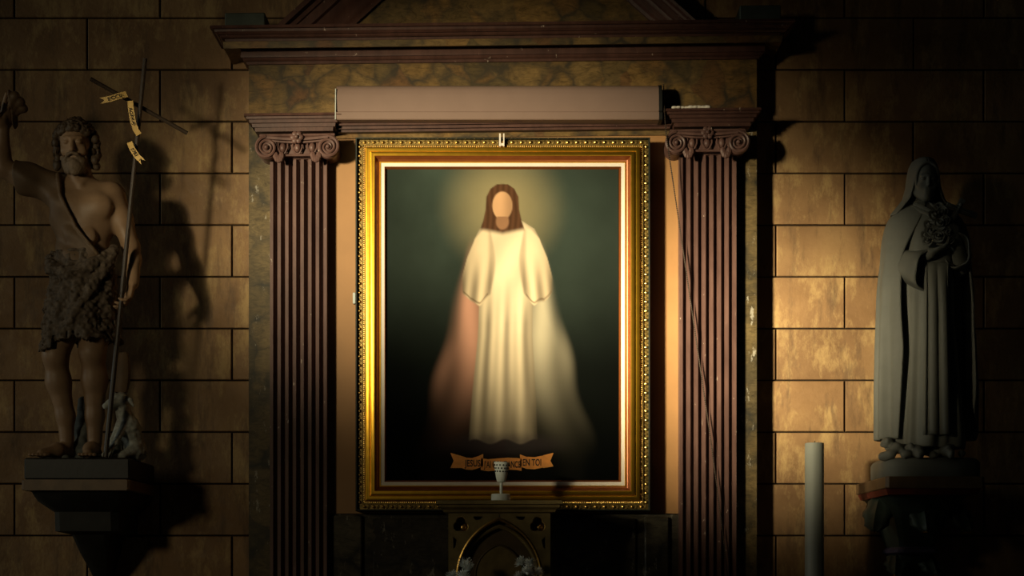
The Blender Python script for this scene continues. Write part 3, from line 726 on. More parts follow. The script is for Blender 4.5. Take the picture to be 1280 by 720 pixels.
def hand(s, wrist, D, N, thumb_side, curls, sc=1.0, spread=.02):
    """D = towards the fingers, N = out of the palm, thumb_side = +1/-1 along N x D; curls = bend of four fingers (deg per joint) + thumb"""
    D = nrm(D); N = nrm(np.array(N)-D*np.dot(N, D)); Sd = np.cross(N, D)*thumb_side
    wrist = np.array(wrist, float); Bm = np.stack([Sd, N, D], 1)
    s.ell(wrist+D*.048*sc, np.array((.041, .016, .052))*sc, Bm, .018*sc)
    s.ell(wrist+D*.030*sc+Sd*.022*sc+N*.008*sc, np.array((.018, .016, .030))*sc, Bm, .015*sc)
    lens = (.074, .082, .076, .060)
    for i in range(4):
        off = (.030-.0195*i)*sc
        p = wrist+D*(.086-(.004*abs(i-1.2)))*sc+Sd*off; d = nrm(D+Sd*(1.3-i)*spread*4); q = curls[i]
        L = lens[i]*sc; r = (.0098, .010, .0097, .0085)[i]*sc
        pts = [p-d*.02*sc, p]; ang = 0
        for f_, seg in ((1.0, .46), (1.15, .30), (.8, .24)):
            ang += R(q*f_); dd = d*math.cos(ang)+N*math.sin(ang); p = p+dd*L*seg; pts.append(p)
        s.chain(pts, [r*1.05, r*1.08, r, r*.9, r*.78], .004*sc)
    q = R(curls[4]); t0 = wrist+D*.022*sc+Sd*.028*sc+N*.006*sc
    d1_ = nrm(D*.75+Sd*.75+N*.25*math.sin(q)); t1 = t0+d1_*.038*sc
    d2_ = nrm(D*1.0+Sd*.35*math.cos(q)+N*.8*math.sin(q)); t2 = t1+d2_*.032*sc; t3 = t2+nrm(d2_+N*.3*math.sin(q))*.025*sc
    s.chain([t0, t1, t2, t3], [.015*sc, .0125*sc, .0108*sc, .008*sc], .008*sc)

# ------------------------------------------------------------------ bearded statue with the lamb
DJ = .42; JP = PPM*CAMD/(CAMD-DJ)
jo = Vector((X(110, DJ), -DJ, Z(576, DJ)))
def J(px, py, v=0.0): return np.array(((px-110)/JP, v, (576-py)/JP))
st = thing('statue', 'painted statue of a bearded man in a fleece tunic raising one arm', 'statue', (jo.x, jo.y, Z(602, DJ)))
body = SDF((-.56, -.20, -.01), (.32, .34, 1.86), .005)
b_ = body
b_.ell(J(104, 372), (.150, .105, .13), k=.03)
b_.ell(J(106, 330), (.132, .092, .16), k=.05)
b_.ell(J(107, 272), (.158, .105, .16), k=.06)
b_.ell(J(90, 262, .075), (.075, .04, .062), k=.035); b_.ell(J(127, 262, .075), (.072, .04, .062), k=.035)
b_.cone(J(76, 240), J(138, 243), .062, .06, .06)
for yy_ in (300, 322):
    for xx_ in (100, 117): b_.ell(J(xx_, yy_, .088), (.036, .018, .04), k=.02)
b_.cone(J(107, 300, .108), J(107, 340, .105), .006, .006, .02, 's')
b_.cone(J(104, 244, -.005), J(100, 208, .03), .060, .056, .04)
b_.cone(J(92, 215, .055), J(105, 236, .075), .012, .010, .02); b_.cone(J(113, 215, .04), J(107, 236, .075), .012, .010, .02)
HB = basis(5, 6, 2)
HT = head(b_, J(98.5, 187, .055), HB, 1.03)
# arm at the side
b_.chain([J(141, 246, 0), J(152, 275, -.01), J(163, 308, -.01)], [.062, .052, .042], .03)
b_.chain([J(163, 308, -.01), J(167, 325, .02), J(171, 357, .07)], [.042, .041, .028], .02)
hand(b_, J(171, 357, .07), (-.22, .15, -1), (-1, .35, .1), 1, (22, 26, 30, 34, 25), 1.0, .03)
# raised arm
b_.chain([J(66, 236, 0), J(36, 226, .03), J(9, 214, .06)], [.064, .056, .046], .04)
b_.chain([J(9, 214, .06), J(8, 198, .075), J(12, 166, .10)], [.046, .043, .029], .02)
hand(b_, J(12, 168, .10), (.40, .15, 1), (.80, .60, -.3), -1, (2, 12, 18, 24, 12), 1.05, .03)
# legs and feet
b_.chain([J(86, 385, 0), J(74, 446, .06)], [.095, .060], .04); b_.ell(J(74, 446, .085), (.045, .03, .05), k=.03)
b_.chain([J(74, 446, .06), J(75, 478, .025), J(82, 520, .0), J(83, 552, -.01)], [.056, .058, .042, .034], .03)
b_.chain([J(84, 567, -.04), J(75, 564, .05), J(62, 569.5, .13)], [.034, .032, .022], .03)
b_.chain([J(122, 385, 0), J(119, 442, .05)], [.098, .062], .04); b_.ell(J(119, 442, .078), (.046, .03, .05), k=.03)
b_.chain([J(119, 442, .05), J(119, 476, .012), J(118, 520, -.01), J(117, 552, -.02)], [.058, .060, .043, .035], .03)
b_.chain([J(116, 567, -.05), J(117, 563, .05), J(119, 569.5, .13)], [.034, .033, .024], .03)
for (fx, fd) in ((62, -.35), (119, .05)):
    for q in range(5):
        p = J(fx, 571, .13)+np.array((.017*(q-2), .012-abs(q-1.5)*.004, 0)); b_.cone(p, p+np.array((fd*.03, .032-.003*q, -.002)), .0095, .008, .006)
obj('body', body.mesh(jo), MAT['skin'], st, label='brown painted bare chest, arms and legs')
# garment grown from the body
g = body.grid(); gu, gv, gw = g
gar = SDF(body.lo, body.lo+(body.n-1.01)*body.h, body.h)
gar.F = np.minimum(body.F, .2)-.016
n3 = vnoise3(g, .015, 1); n4 = vnoise3(g, .05, 2)
def pz(py): return (576-py)/JP
def pu(px): return (px-110)/JP
# skirt volume
zw, zh = pz(330), pz(428)
tt = np.clip((zw-gw)/(zw-zh), 0, 1.35)
cu_ = pu(105)+tt*(pu(102)-pu(105)); ra = .150+.045*tt; rb_ = .112+.045*tt
ang = np.arctan2(gu-cu_, gv-.01)
rad = np.sqrt(((gu-cu_)/ra)**2+((gv-.01)/rb_)**2)
skd = (rad-1-.05*np.sin(ang*5+gw*9)*tt-.03*np.sin(ang*11-gw*14))*.11
hem = zh-.05*(gu < pu(76))*1.0-.008*np.sin(gu*60)+.005*np.sin(gu*140)
inner = (rad-.86)*.11
sk = np.maximum(np.maximum(skd, gw-zw-.05), hem-gw)
sk = np.maximum(sk, -np.maximum(inner, gw-(zh+.10)))
# hip roll and diagonal swag
tunic_low = sk
def tubef(pts, rs):
    t_ = SDF(body.lo, body.lo+(body.n-1.01)*body.h, body.h); t_.chain([np.array(p) for p in pts], rs, .02); return t_.F
swag = tubef([J(66, 326, .04), J(72, 340, .085), J(92, 348, .112), J(120, 338, .112), J(146, 316, .06)], [.022, .032, .034, .034, .026])
swag2 = tubef([J(145, 322, .07), J(122, 368, .128), J(100, 405, .14), J(76, 428, .11)], [.024, .026, .026, .024])
fur = np.minimum(tunic_low, np.minimum(swag, swag2))
fur = fur-.008*(n3-.5)*2-.004*(n4-.5)*2
obj('fleece_skirt', gar.mesh(jo, fur.astype(np.float32)), MAT['fur'], st, label='shaggy grey-brown fleece skirt')
# leather across the chest over one shoulder: left of the diagonal edge
edge = np.interp(gw.ravel(), [pz(335), pz(318), pz(290), pz(250), pz(221), pz(205)], [pu(140), pu(126), pu(103), pu(84), pu(77), pu(76)]).reshape(gw.shape)
lea = np.maximum(gar.F-.004*np.sin((gu*.7+gw)*55), gu-edge)
lea = np.maximum(lea, pz(338)-gw)
left_lim = pu(24)+0*gu
lea = np.maximum(lea, left_lim-gu)
strip = np.maximum(np.abs(gu-edge)-.008, gar.F-.010)      # rolled border
strip = np.maximum(strip, np.maximum(pz(325)-gw, gw-pz(220)))
lea = np.minimum(lea, strip)
obj('leather_wrap', gar.mesh(jo, lea.astype(np.float32)), MAT['leather'], st, label='tan hide across the chest over one shoulder')
# hair and beard
hs = SDF(J(60, 240, -.14), J(140, 145, .24), .0045)
rng = np.random.RandomState(5)
hs.ell(HT(0, -.028, .036), (.086, .096, .092), HB, .01)
curls = []
for q in range(150):
    e = math.asin(-.55+1.55*(q+.5)/150); a = q*2.39996
    n_ = np.array((math.sin(a)*math.cos(e), math.cos(a)*math.cos(e), math.sin(e)))
    if n_[1] > .30 and n_[2] < .60-.25*abs(n_[0]): continue
    curls.append((np.array((0, -.020, .020))+n_*np.array((.096, .102, .100)), n_))
for sg in (-1, 1):
    for q in range(16):
        p = np.array((sg*rng.uniform(.080, .104), rng.uniform(-.05, .035), -.10+.13*q/15)); curls.append((p, nrm((sg, .5, 0))))
for sx in np.linspace(-.06, .06, 7): curls.append((np.array((sx, .080-abs(sx)*.5, .078-abs(sx)*.35)), nrm((sx*6, 1, .4))))
for p, n_ in curls:
    sz = rng.uniform(.014, .020); hs.ell(HT(*(p+rng.uniform(-.004, .004, 3))), (sz, sz, sz*1.15), None, .003)
for p, n_ in curls:
    t_ = nrm(np.cross(n_, rng.uniform(-1, 1, 3))); o_ = p+n_*.017
    hs.ell(HT(*o_), (.0065,)*3, None, .003, 's'); hs.cone(HT(*(o_+t_*.016)), HT(*(o_+t_*.02+n_*-.004)), .004, .004, .003, 's')
hs.ell(HT(0, .118, -.012), (.055, .05, .066), HB, .008, 's')
obj('hair', hs.mesh(jo), MAT['hair'], st)
bs = SDF(J(70, 245, -.08), J(130, 185, .26), .0045)
for q in range(70):
    a = -1.35+2.7*((q*.618) % 1); h_ = (q % 10)/9
    if h_ < .3 and abs(a) < .55: continue
    w_ = 1-.28*h_
    p = np.array((math.sin(a)*.060*w_, .026+math.cos(a)*(.066-.006*h_), -.058-.058*h_-.014*math.cos(a))); sz = rng.uniform(.0105, .0145)
    bs.ell(HT(*p), (sz, sz, sz*1.25), None, .003)
    o_ = p+nrm((math.sin(a), math.cos(a), -.2))*.014; bs.ell(HT(*o_), (.0045,)*3, None, .003, 's')
for sg in (-1, 1): bs.chain([HT(sg*.003, .103, -.045), HT(sg*.020, .097, -.052), HT(sg*.040, .078, -.074)], [.008, .0095, .007], .004)
bs.ell(HT(0, .086, -.084), (.022, .014, .016), HB, .006); bs.cone(HT(-.022, .082, -.070), HT(.022, .082, -.070), .010, .010, .005)
bs.cone(HT(-.016, .097, -.0635), HT(.016, .097, -.0635), .003, .003, .003, 's')
obj('beard', bs.mesh(jo), MAT['beard'], st)
# plinth, rock, hanging cloth tail, lamb
rk = SDF(J(40, 600, -.19), J(190, 480, .25), .006)
for (px, py, v, r) in ((96, 572, -.06, .045), (98, 556, -.07, .035), (100, 540, -.09, .03), (104, 566, .02, .03), (140, 572, -.05, .06), (140, 550, -.09, .04), (60, 575, -.02, .03), (128, 574, .09, .02), (90, 576, .1, .02)): rk.ell(J(px, py, v), (r*1.1, r, r*.9), None, .03)
rk.cone(J(98, 576, -.08), J(97, 500, -.10), .05, .03, .03)
gr_ = rk.grid(); rk.F = rk.F-.008*(vnoise3(gr_, .03, 4)-.5)*2
obj('rock', rk.mesh(jo), MAT['rock'], st)
tl = MB(); rings = []
for q in range(9):
    t = q/8; c = J(153-3*t, 440+50*t, -.02); wv = .022+.02*math.sin(t*2.6)
    rings.append([(jo.x+c[0]+math.cos(a)*wv, jo.y-c[1]-math.sin(a)*wv*.6, jo.z+c[2]) for a in [2*math.pi*k/10 for k in range(10)]])
tl.loft(rings, True, True); obj('cloth_tail', tl, MAT['leather'], st)
lm = SDF(J(118, 585, -.22), J(190, 480, .16), .0045)
LT = lambda px, py, v: J(px, py, v-.06)+np.array((-.02, 0, 0))
lm.chain([LT(168, 562, -.02), LT(163, 535, .02), LT(157, 512, .04)], [.052, .052, .034], .03)
lm.ell(LT(170, 562, -.01), (.055, .06, .045), None, .03)
gl_ = lm.grid(); 
lm.F = lm.F-.010*(vnoise3(gl_, .018, 9)-.35)
lm.chain([LT(155, 501, .06), LT(146, 506, .095), LT(140.5, 509, .11)], [.033, .023, .016], .012)            # head to muzzle
lm.ell(LT(156, 498, .05), (.034, .036, .033), None, .012)
lm.chain([LT(162, 496, .06), LT(169, 501, .075), LT(173, 508, .075)], [.009, .012, .006], .006); lm.chain([LT(151, 494, .08), LT(147, 490, .07)], [.009, .006], .006)   # ears
lm.chain([LT(155, 530, .06), LT(148, 552, .10), LT(144, 571, .10)], [.020, .013, .011], .012)
lm.chain([LT(160, 535, .07), LT(154, 555, .13), LT(141, 571, .16)], [.020, .013, .011], .012)
lm.chain([LT(172, 560, .04), LT(160, 570, .09), LT(152, 572, .11)], [.030, .018, .012], .015)
obj('lamb', lm.mesh(jo), MAT['lamb'], st, label='small pale lamb sitting at the feet')
obj('plinth', MB().box(-2.125-.236, -2.125+.275, -.57, -.05, Z(602, DJ), jo.z+.004, .008), MAT['dark_base'], st)

# cross staff, held in the hand
def WJ(px, py, v): p = J(px, py, v); return Vector((jo.x+p[0], jo.y-p[1], jo.z+p[2]))
cs = thing('cross_staff', 'thin dark wooden cross staff with a scroll wound around it', 'staff', WJ(140, 574, .12))
top, bot = WJ(187.5, 82, .10), WJ(140, 574, .12)
obj('shaft', MB().tube([top, top.lerp(bot, .5), bot], [.0105, .0115, .0125], 10), MAT['wood'], cs)
xa_, xb_ = WJ(126, 114, .19), WJ(233, 165, -.02)
obj('crossbar', MB().tube([xa_, xa_.lerp(xb_, .5), xb_], .0105, 8), MAT['wood'], cs)
def ribbon(pts, wpx, fork=None):
    mb = MB(); pts = [np.array(p, float) for p in pts]; up = []; lo_ = []
    for i, p in enumerate(pts):
        t = pts[min(i+1, len(pts)-1)]-pts[max(i-1, 0)]; t = t[:2]/np.hypot(*t[:2]); n_ = np.array((-t[1], t[0]))*wpx/2
        up.append((p[0]+n_[0], p[1]+n_[1], p[2])); lo_.append((p[0]-n_[0], p[1]-n_[1], p[2]))
    n = len(pts); fr_ = [WJ(*q) for q in up]+[WJ(*q) for q in lo_]; bk = [q+Vector((0, .003, 0)) for q in fr_]
    fs = [(i, i+1, n+i+1, n+i) for i in range(n-1)]; mb.add(fr_, fs); mb.add(bk, fs)
    allp = fr_+bk; N2 = 2*n
    mb.add(allp, [(i, i+1, N2+i+1, N2+i) for i in range(n-1)]+[(n+i, n+i+1, N2+n+i+1, N2+n+i) for i in range(n-1)])
    if fork is not None:
        i = 0 if fork == 0 else n-1; t = pts[i]-pts[1 if fork == 0 else n-2]; t = t/np.hypot(*t[:2]); m_ = pts[i]-t*1.0
        for q in (up[i], lo_[i]):
            tip = (q[0]+t[0]*5, q[1]+t[1]*5, q[2]); f3 = [WJ(*q), WJ(*tip), WJ(*m_)]; b3 = [v+Vector((0, .003, 0)) for v in f3]
            mb.add(f3+b3, [(0, 1, 2), (3, 5, 4), (0, 1, 4, 3), (1, 2, 5, 4)])
    return mb
segs = [([(141, 138, .165), (150, 136.5, .168), (159, 133, .165), (168, 129.5, .15)], 7.5, 0, 'ECCE', 0.30),
        ([(171.5, 137, .14), (173, 150, .145), (175, 163, .14), (178, 172, .13), (181, 177, .12)], 7.0, None, 'AGNUS', 0.45),
        ([(170, 187, .13), (174, 196, .14), (180, 205, .145), (184.5, 209.5, .145)], 7.0, 1, 'DEI', 0.5)]
for pts, wd, fk, txt, at_ in segs:
    ro = obj('scroll', ribbon(pts, wd, fk), MAT['parchment'], cs, label='yellow paper scroll with lettering')
    a, b2 = np.array(pts[0]), np.array(pts[-2 if txt == 'AGNUS' else -1]); c = (np.array(pts[1])+np.array(pts[2]))/2; t = b2-a
    me = text_mesh(txt, 4.2/JP); ang_ = math.atan2(-t[1], t[0]); ctr = WJ(c[0], c[1], max(p[2] for p in pts)+.004)
    xs = [v.co.x for v in me.vertices]; sc = (np.hypot(t[0], t[1])*.62/JP)/(max(xs)-min(xs)); sc = min(sc, 1.25)
    me.transform(Matrix.Translation(ctr) @ Matrix.Rotation(-ang_, 4, 'Y') @ Matrix.Rotation(R(90), 4, 'X') @ Matrix.Diagonal((sc, 1, 1, 1)) @ Matrix.Translation((0, -2.1/JP, 0)))
    obj('lettering', me, MAT['ink'], ro, 0)

# wall bracket under the bearded statue
def octring(cx, z, hw, dep, cut):
    return [(cx-hw, .0, z), (cx-hw, -(dep-cut), z), (cx-hw+cut, -dep, z), (cx+hw-cut, -dep, z), (cx+hw, -(dep-cut), z), (cx+hw, 0.0, z)]
bj = thing('wall_bracket', 'black stepped wall bracket under the bearded statue', 'wall bracket', (jo.x, 0, Z(720, .3)))
cxj = -2.108; hwj = .262
mb = MB(); zs = Z(602, DJ)
mb.loft([octring(cxj, z, w_, .585, .012) for z, w_ in ((zs-.052, hwj-.004), (zs-.048, hwj), (zs-.004, hwj), (zs, hwj-.004))], True, True)
obj('shelf', mb, MAT['shelf'], bj)
mb = MB(); steps = [(615, .236, .56), (620, .230, .54), (627, .222, .50), (633, .195, .46), (640, .160, .42), (641, .158, .42), (664, .158, .41), (666, .125, .37), (668, .092, .34), (690, .07, .27), (712, .045, .18), (735, .02, .10)]
mb.loft([octring(cxj, Z(y, .4), w_, d_, w_*.2) for y, w_, d_ in steps], True, True)
obj('corbel', mb, MAT['corbel_dark'], bj)

# ------------------------------------------------------------------ robed statue with the flowers
DT = .42; to = Vector((X(1157, DT), -DT, Z(576, DT)))
def T_(px, py, v=0.0): return np.array(((px-1157)/JP, v, (576-py)/JP))
def WT(p): return (to.x+p[0], to.y-p[1], to.z+p[2])
ts = thing('statue', 'grey plaster statue of a veiled woman in a long mantle holding flowers', 'statue', (to.x, to.y, Z(599, DT)))
tb = SDF((-.20, -.16, .02), (.26, .30, 1.52), .0045)
TB = basis(-2, 10, -3)
TH = head(tb, T_(1152.5, 230, .06), TB, .80, True)
tb.cone(T_(1154, 262, -.005), T_(1153, 243, .02), .042, .036, .02)
tb.ell(T_(1157, 300), (.125, .085, .13), k=.04); tb.ell(T_(1157, 360), (.11, .085, .22), k=.06); tb.cone(T_(1152, 400), T_(1142, 560, .03), .09, .05, .06); tb.cone(T_(1164, 400), T_(1168, 560, .03), .09, .05, .06)
tb.chain([T_(1124, 285, -.01), T_(1122, 338, .03), T_(1152, 325, .15)], [.05, .042, .026], .03)
hand(tb, T_(1152, 325, .15), (1, .12, .42), (-.2, -.15, 1), -1, (10, 14, 18, 22, 18), .88, .01)
tb.chain([T_(1190, 285, -.01), T_(1196, 335, .03), T_(1183, 297, .15)], [.05, .042, .026], .03)
hand(tb, T_(1184, 298, .155), (-.85, .25, .55), (-.1, -.8, -.35), 1, (14, 18, 20, 24, 18), .88, .01)
obj('body', tb.mesh(to), MAT['plaster'], ts)
rngt = np.random.RandomState(3)
def drape(rows, phis, foldf, name, thick=.012):
    """rows = [(py, cx_px, halfwidth_px, depth_front, depth_back)], phis(t)->(start,end) degrees from the front, clockwise seen from above"""
    mb = MB(); rings = []; nseg = 84; nr = 46
    ys = np.array([r[0] for r in rows], float)
    for i in range(nr):
        y = ys[0]+(ys[-1]-ys[0])*i/(nr-1); cx, hw_, df, db = [np.interp(y, ys, [r[k] for r in rows]) for k in (1, 2, 3, 4)]
        t = i/(nr-1); p0, p1 = phis(t, y); ring = []
        for j in range(nseg):
            ph = R(p0+(p1-p0)*j/(nseg-1)); f = 1+foldf(ph, t, y)
            uu = (cx-1157)/JP+math.sin(ph)*hw_/JP*f; c_ = math.cos(ph); vv = c_*(df if c_ > 0 else db)*f
            ring.append(WT((uu, vv, (576-y)/JP)))
        rings.append(ring)
    mb.loft(rings, False, False)
    o = obj(name, mb, MAT['plaster'], ts, 80)
    md = o.modifiers.new('thickness', 'SOLIDIFY'); md.thickness = thick; md.offset = -1
    sb = o.modifiers.new('smooth', 'SUBSURF'); sb.levels = 1; sb.render_levels = 1
    return o
# habit: full skirt with deep vertical folds
def habit_fold(ph, t, y):
    s_ = max(0, (y-330)/230)
    return s_**.6*(.10*math.cos(ph*7+.5+.5*t)+.05*math.cos(ph*13+1.7)+.03*math.cos(ph*19))-.02*math.cos(ph*5)*(1-s_)*(t > .1)
drape([(258, 1155, 12, .06, .06), (268, 1156, 28, .10, .08), (290, 1157, 36, .125, .09), (330, 1157, 35, .125, .09), (400, 1157, 35, .12, .10), (480, 1157, 41, .135, .11), (548, 1157, 47, .15, .12), (562, 1157, 46, .14, .12)], lambda t, y: (-180, 180), habit_fold, 'habit')
# scapular panel with two straight folds in front
mb = MB(); rings = []
for i in range(30):
    t = i/29; y = 335+t*212; ring = []
    for j in range(25):
        s_ = j/24; px = 1146+s_*30+t*(s_-.5)*8
        ring.append(WT(T_(px, y, .128+.028*t+.016*math.cos((s_*2.6+.1)*2*math.pi)*min(1, t*4))))
    rings.append(ring)
mb.loft(rings, False, False); o = obj('scapular', mb, MAT['plaster'], ts, 80); md = o.modifiers.new('thickness', 'SOLIDIFY'); md.thickness = .014; md.offset = 1
# mantle open in front
def mantle_phi(t, y):
    l = np.interp(y, [256, 275, 300, 325, 370, 440, 550], [-4, -14, -28, -40, -40, -36, -44]); r_ = np.interp(y, [256, 275, 300, 325, 370, 440, 500, 550], [4, 20, 40, 58, 66, 70, 76, 100])
    return r_, 360+l
def mantle_fold(ph, t, y):
    s_ = max(0, min(1, (y-300)/180)); a = .055*math.cos(ph*11+.6)+.035*math.cos(ph*17+2.0+.5*t)
    return s_*a+.012*math.sin((y*.09+ph*4))*(1-s_)
drape([(254, 1155, 13, .055, .07), (261, 1155, 27, .085, .10), (270, 1156, 44, .105, .115), (285, 1157, 51, .12, .12), (305, 1157, 54.5, .13, .13), (350, 1157, 59, .15, .14), (400, 1157, 61, .155, .15), (480, 1158, 62.5, .165, .16), (551, 1158, 62.5, .175, .165)], mantle_phi, mantle_fold, 'mantle')
# veil
def veil_fold(ph, t, y): return .03*math.cos(ph*9+t*2)*max(0, t-.3)
def veil_phi(t, y):
    a = np.interp(y, [198, 207, 211, 216, 224, 235, 250, 268], [0, 0, 16, 32, 43, 47, 50, 62]); return a, 360-a
drape([(198.2, 1153.5, 3, .03, .03), (199.5, 1153.5, 9, .06, .05), (203, 1153.5, 14, .085, .07), (210, 1153.5, 17.5, .10, .085), (220, 1153.5, 19.5, .105, .095), (235, 1153.5, 21.5, .10, .10), (250, 1154, 26, .095, .105), (262, 1154, 35, .10, .115), (269, 1154, 41, .10, .12)], veil_phi, veil_fold, 'veil', .008)
# coif round the face and pleated collar
mb = MB(); pts = []
for q in range(29):
    a = R(-58+q*296/28); p = TH(math.sin(a)*-.064, .055-.02*abs(math.sin(a)), .005+math.cos(a-math.pi)*-.092); pts.append(WT(p))
pts = [WT(TH(.066*math.sin(R(a)), .048, .012+.094*math.cos(R(a)))) for a in range(-120, 121, 10)]
mb.tube(pts, .008, 8); obj('coif', mb, MAT['plaster'], ts)
mb = MB()
for q in range(4):
    rr = .040+.006*q; zc = T_(1154, 251+q*4)[2]; mb.tube([WT(((1154-1157)/JP+math.sin(a)*rr, .008+math.cos(a)*rr*.9, zc-.004*math.cos(a))) for a in np.linspace(-math.pi, math.pi, 25)], .0095, 6)
mb.tube([WT(T_(1139, 259, .06)), WT(T_(1148, 266, .10)), WT(T_(1158, 272, .115)), WT(T_(1166, 268, .105)), WT(T_(1174, 260, .07))], .010, 6)
mb.tube([WT(T_(1136, 263, .06)), WT(T_(1146, 271, .105)), WT(T_(1158, 278, .12))], .009, 6)
obj('collar', mb, MAT['plaster'], ts)
# wide sleeves
def sleeve(path, rad, sq, name='sleeve'):
    mb = MB(); rings = []
    for i, (c, r_, (a, b2)) in enumerate(zip(path, rad, sq)):
        ring = []
        for j in range(28):
            q = 2*math.pi*j/28; rr = r_*(1+.07*math.cos(q*5+i))
            ring.append(WT(np.array(c)+np.array(a)*math.cos(q)*rr+np.array(b2)*math.sin(q)*rr))
        rings.append(ring)
    mb.loft(rings, True, False); o = obj(name, mb, MAT['plaster'], ts, 80); md = o.modifiers.new('thickness', 'SOLIDIFY'); md.thickness = .010
    sb = o.modifiers.new('smooth', 'SUBSURF'); sb.levels = 1; sb.render_levels = 1
ud = (np.array((-.40, .30, 0)), np.array((.10, .05, .60)))
sleeve([T_(1121, 322, -.01), T_(1125, 332, .05), T_(1134, 340, .10), T_(1145, 344, .14), T_(1149, 345, .15)], [.09, .11, .14, .165, .168], [ud]*5)
ud2 = (np.array((.40, .30, 0)), np.array((-.08, .05, .60)))
sleeve([T_(1197, 318, -.02), T_(1196, 325, .04), T_(1191, 322, .10), T_(1185, 320, .14), T_(1183, 319, .15)], [.09, .11, .13, .15, .15], [ud2]*5)
# roses of the bouquet
def rose(c, r_, parent):
    mb = MB(); c = np.array(c); fx = nrm((rngt.uniform(-.5, .3), 1, rngt.uniform(-.3, .5))); sx = nrm(np.cross(fx, (0, 0, 1.0))); ux = np.cross(sx, fx)
    mb.sphere(WT(c), r_*.6, 8, 5)
    for ring_, (cnt, rad_, tilt) in enumerate(((3, .30, .15), (4, .62, .45), (5, .95, .95))):
        for q in range(cnt):
            g_ = []
            for e in range(4):
                for f in range(5):
                    th = (q+(f-2)*.30)*2*math.pi/cnt+ring_*.7; h_ = e/3; rr = r_*(rad_*(.55+.45*h_)+tilt*.22*h_*h_)*(1-.10*abs(f-2)/2*h_)
                    g_.append(WT(c+(sx*math.cos(th)+ux*math.sin(th))*rr+fx*r_*((.95-.33*ring_)*h_*(1-.10*(f-2)**2/4)-.1*ring_)))
            mb.add(g_, [(e*5+f, e*5+f+1, e*5+f+6, e*5+f+5) for e in range(3) for f in range(4)])
    return obj('rose', mb, MAT['plaster'], parent, 60)
for (px, py, v, r_) in ((1152, 300, .17, .030), (1161, 290, .185, .032), (1156, 280, .175, .030), (1165, 275, .17, .028), (1148, 310, .165, .024), (1160, 306, .185, .028), (1170, 301, .185, .026), (1150, 290, .16, .024), (1168, 286, .18, .024), (1163, 268, .15, .022), (1174, 310, .175, .02), (1146, 302, .155, .02)):
    rose(T_(px, py, v), r_, ts)
cr = MB(); a, b2 = T_(1163, 318, .17), T_(1193, 256, .175)
def bar(mb, a, b, w_, th):
    a = np.array(a); b = np.array(b); t = nrm(b-a); n_ = np.array((0, 1.0, 0)); s_ = nrm(np.cross(t, n_)); n_ = np.cross(s_, t)
    mb.loft([[WT(p+s_*w_*q+n_*th*r2) for q, r2 in ((-1, -1), (1, -1), (1, 1), (-1, 1))] for p in (a, b)], True, True)
bar(cr, T_(1163, 315, .15), T_(1192, 259, .155), .013, .008); bar(cr, T_(1172, 266, .158), T_(1209, 279, .150), .013, .008)
obj('crucifix', cr, MAT['plaster'], ts)
fg = MB(); p1, p2 = T_(1187, 269, .166), T_(1177, 289, .164); fg.tube([WT(p1), WT((p1+p2)/2), WT(p2)], [.008, .011, .006], 8); fg.sphere(WT(T_(1188.5, 266, .168)), .009, 8, 6); fg.tube([WT(T_(1175, 267.5, .168)), WT(T_(1187, 272, .168)), WT(T_(1202, 277, .163))], .005, 6)
obj('crucifix_figure', fg, MAT['plaster'], ts)
# feet among roses on a rounded plinth
ft = SDF(T_(1085, 590, -.17), T_(1230, 545, .27), .005)
for px in (1138, 1176): ft.chain([T_(px, 566, .02), T_(px-1, 567, .12), T_(px-2, 571, .20)], [.034, .032, .022], .02)
for (px, py, v, r_) in ((1103, 556, .10, .032), (1112, 563, .13, .035), (1105, 570, .14, .03), (1122, 571, .16, .028), (1098, 573, .12, .025), (1128, 562, .14, .026), (1155, 572, .17, .022), (1190, 570, .16, .018)): ft.ell(T_(px, py, v), (r_, r_, r_*.85), None, .012)
gf_ = ft.grid(); ft.F = ft.F-.006*(vnoise3(gf_, .022, 8)-.5)*2
obj('foot_and_roses', ft.mesh(to), MAT['plaster'], ts)
mb = MB(); rings = []
hw_, hd = .240, .20
for z, i in ((Z(599, DT), .0), (Z(597, DT), -.004), (to.z-.02, -.004), (to.z-.006, .004), (to.z+.004, .018)):
    ring = []
    for q in range(48):
        a = 2*math.pi*q/48; cx_, cy_ = math.cos(a), math.sin(a); e = 4.5
        rr = (abs(cx_)**e+abs(cy_)**e)**(-1/e); ring.append((to.x+cx_*rr*(hw_-i), to.y+.02+cy_*rr*(hd-i), z))
    rings.append(ring)
mb.loft(rings, True, True); obj('plinth', mb, MAT['plaster'], ts)
# bracket with foliage
bt = thing('wall_bracket', 'green foliate wall bracket under the veiled statue', 'wall bracket', (to.x, 0, Z(720, .3)))
cxt = 2.03; hwt = .238; zs = Z(599, DT)
def oc(z, hw, dep): return octring(cxt, z, hw, dep, hw*.22)
mb = MB(); mb.loft([octring(cxt, z, w_, .64, .015) for z, w_ in ((zs-.056, hwt-.004), (zs-.052, hwt), (zs-.004, hwt), (zs, hwt-.004))], True, True); obj('shelf', mb, MAT['shelf'], bt)
mb = MB(); mb.loft([octring(cxt, zs-.055, hwt-.008, .625, .015), octring(cxt, zs-.085, hwt-.022, .60, .015)], True, True); obj('red_band', mb, MAT['red'], bt)
mb = MB(); zz = lambda y: Z(y, .42)
mb.loft([oc(zz(y), w_, d_) for y, w_, d_ in ((617, .21, .58), (624, .185, .53), (634, .15, .45), (650, .13, .40), (668, .105, .36), (684, .085, .31), (700, .065, .25), (716, .045, .17), (735, .02, .09))], True, True); obj('corbel', mb, MAT['corbel_green'], bt)
mb = MB(); mb.loft([oc(zz(y), w_, d_) for y, w_, d_ in ((683, .085, .32), (686, .10, .345), (690, .10, .34), (693, .08, .31))], True, True); obj('violet_band', mb, MAT['violet'], bt)
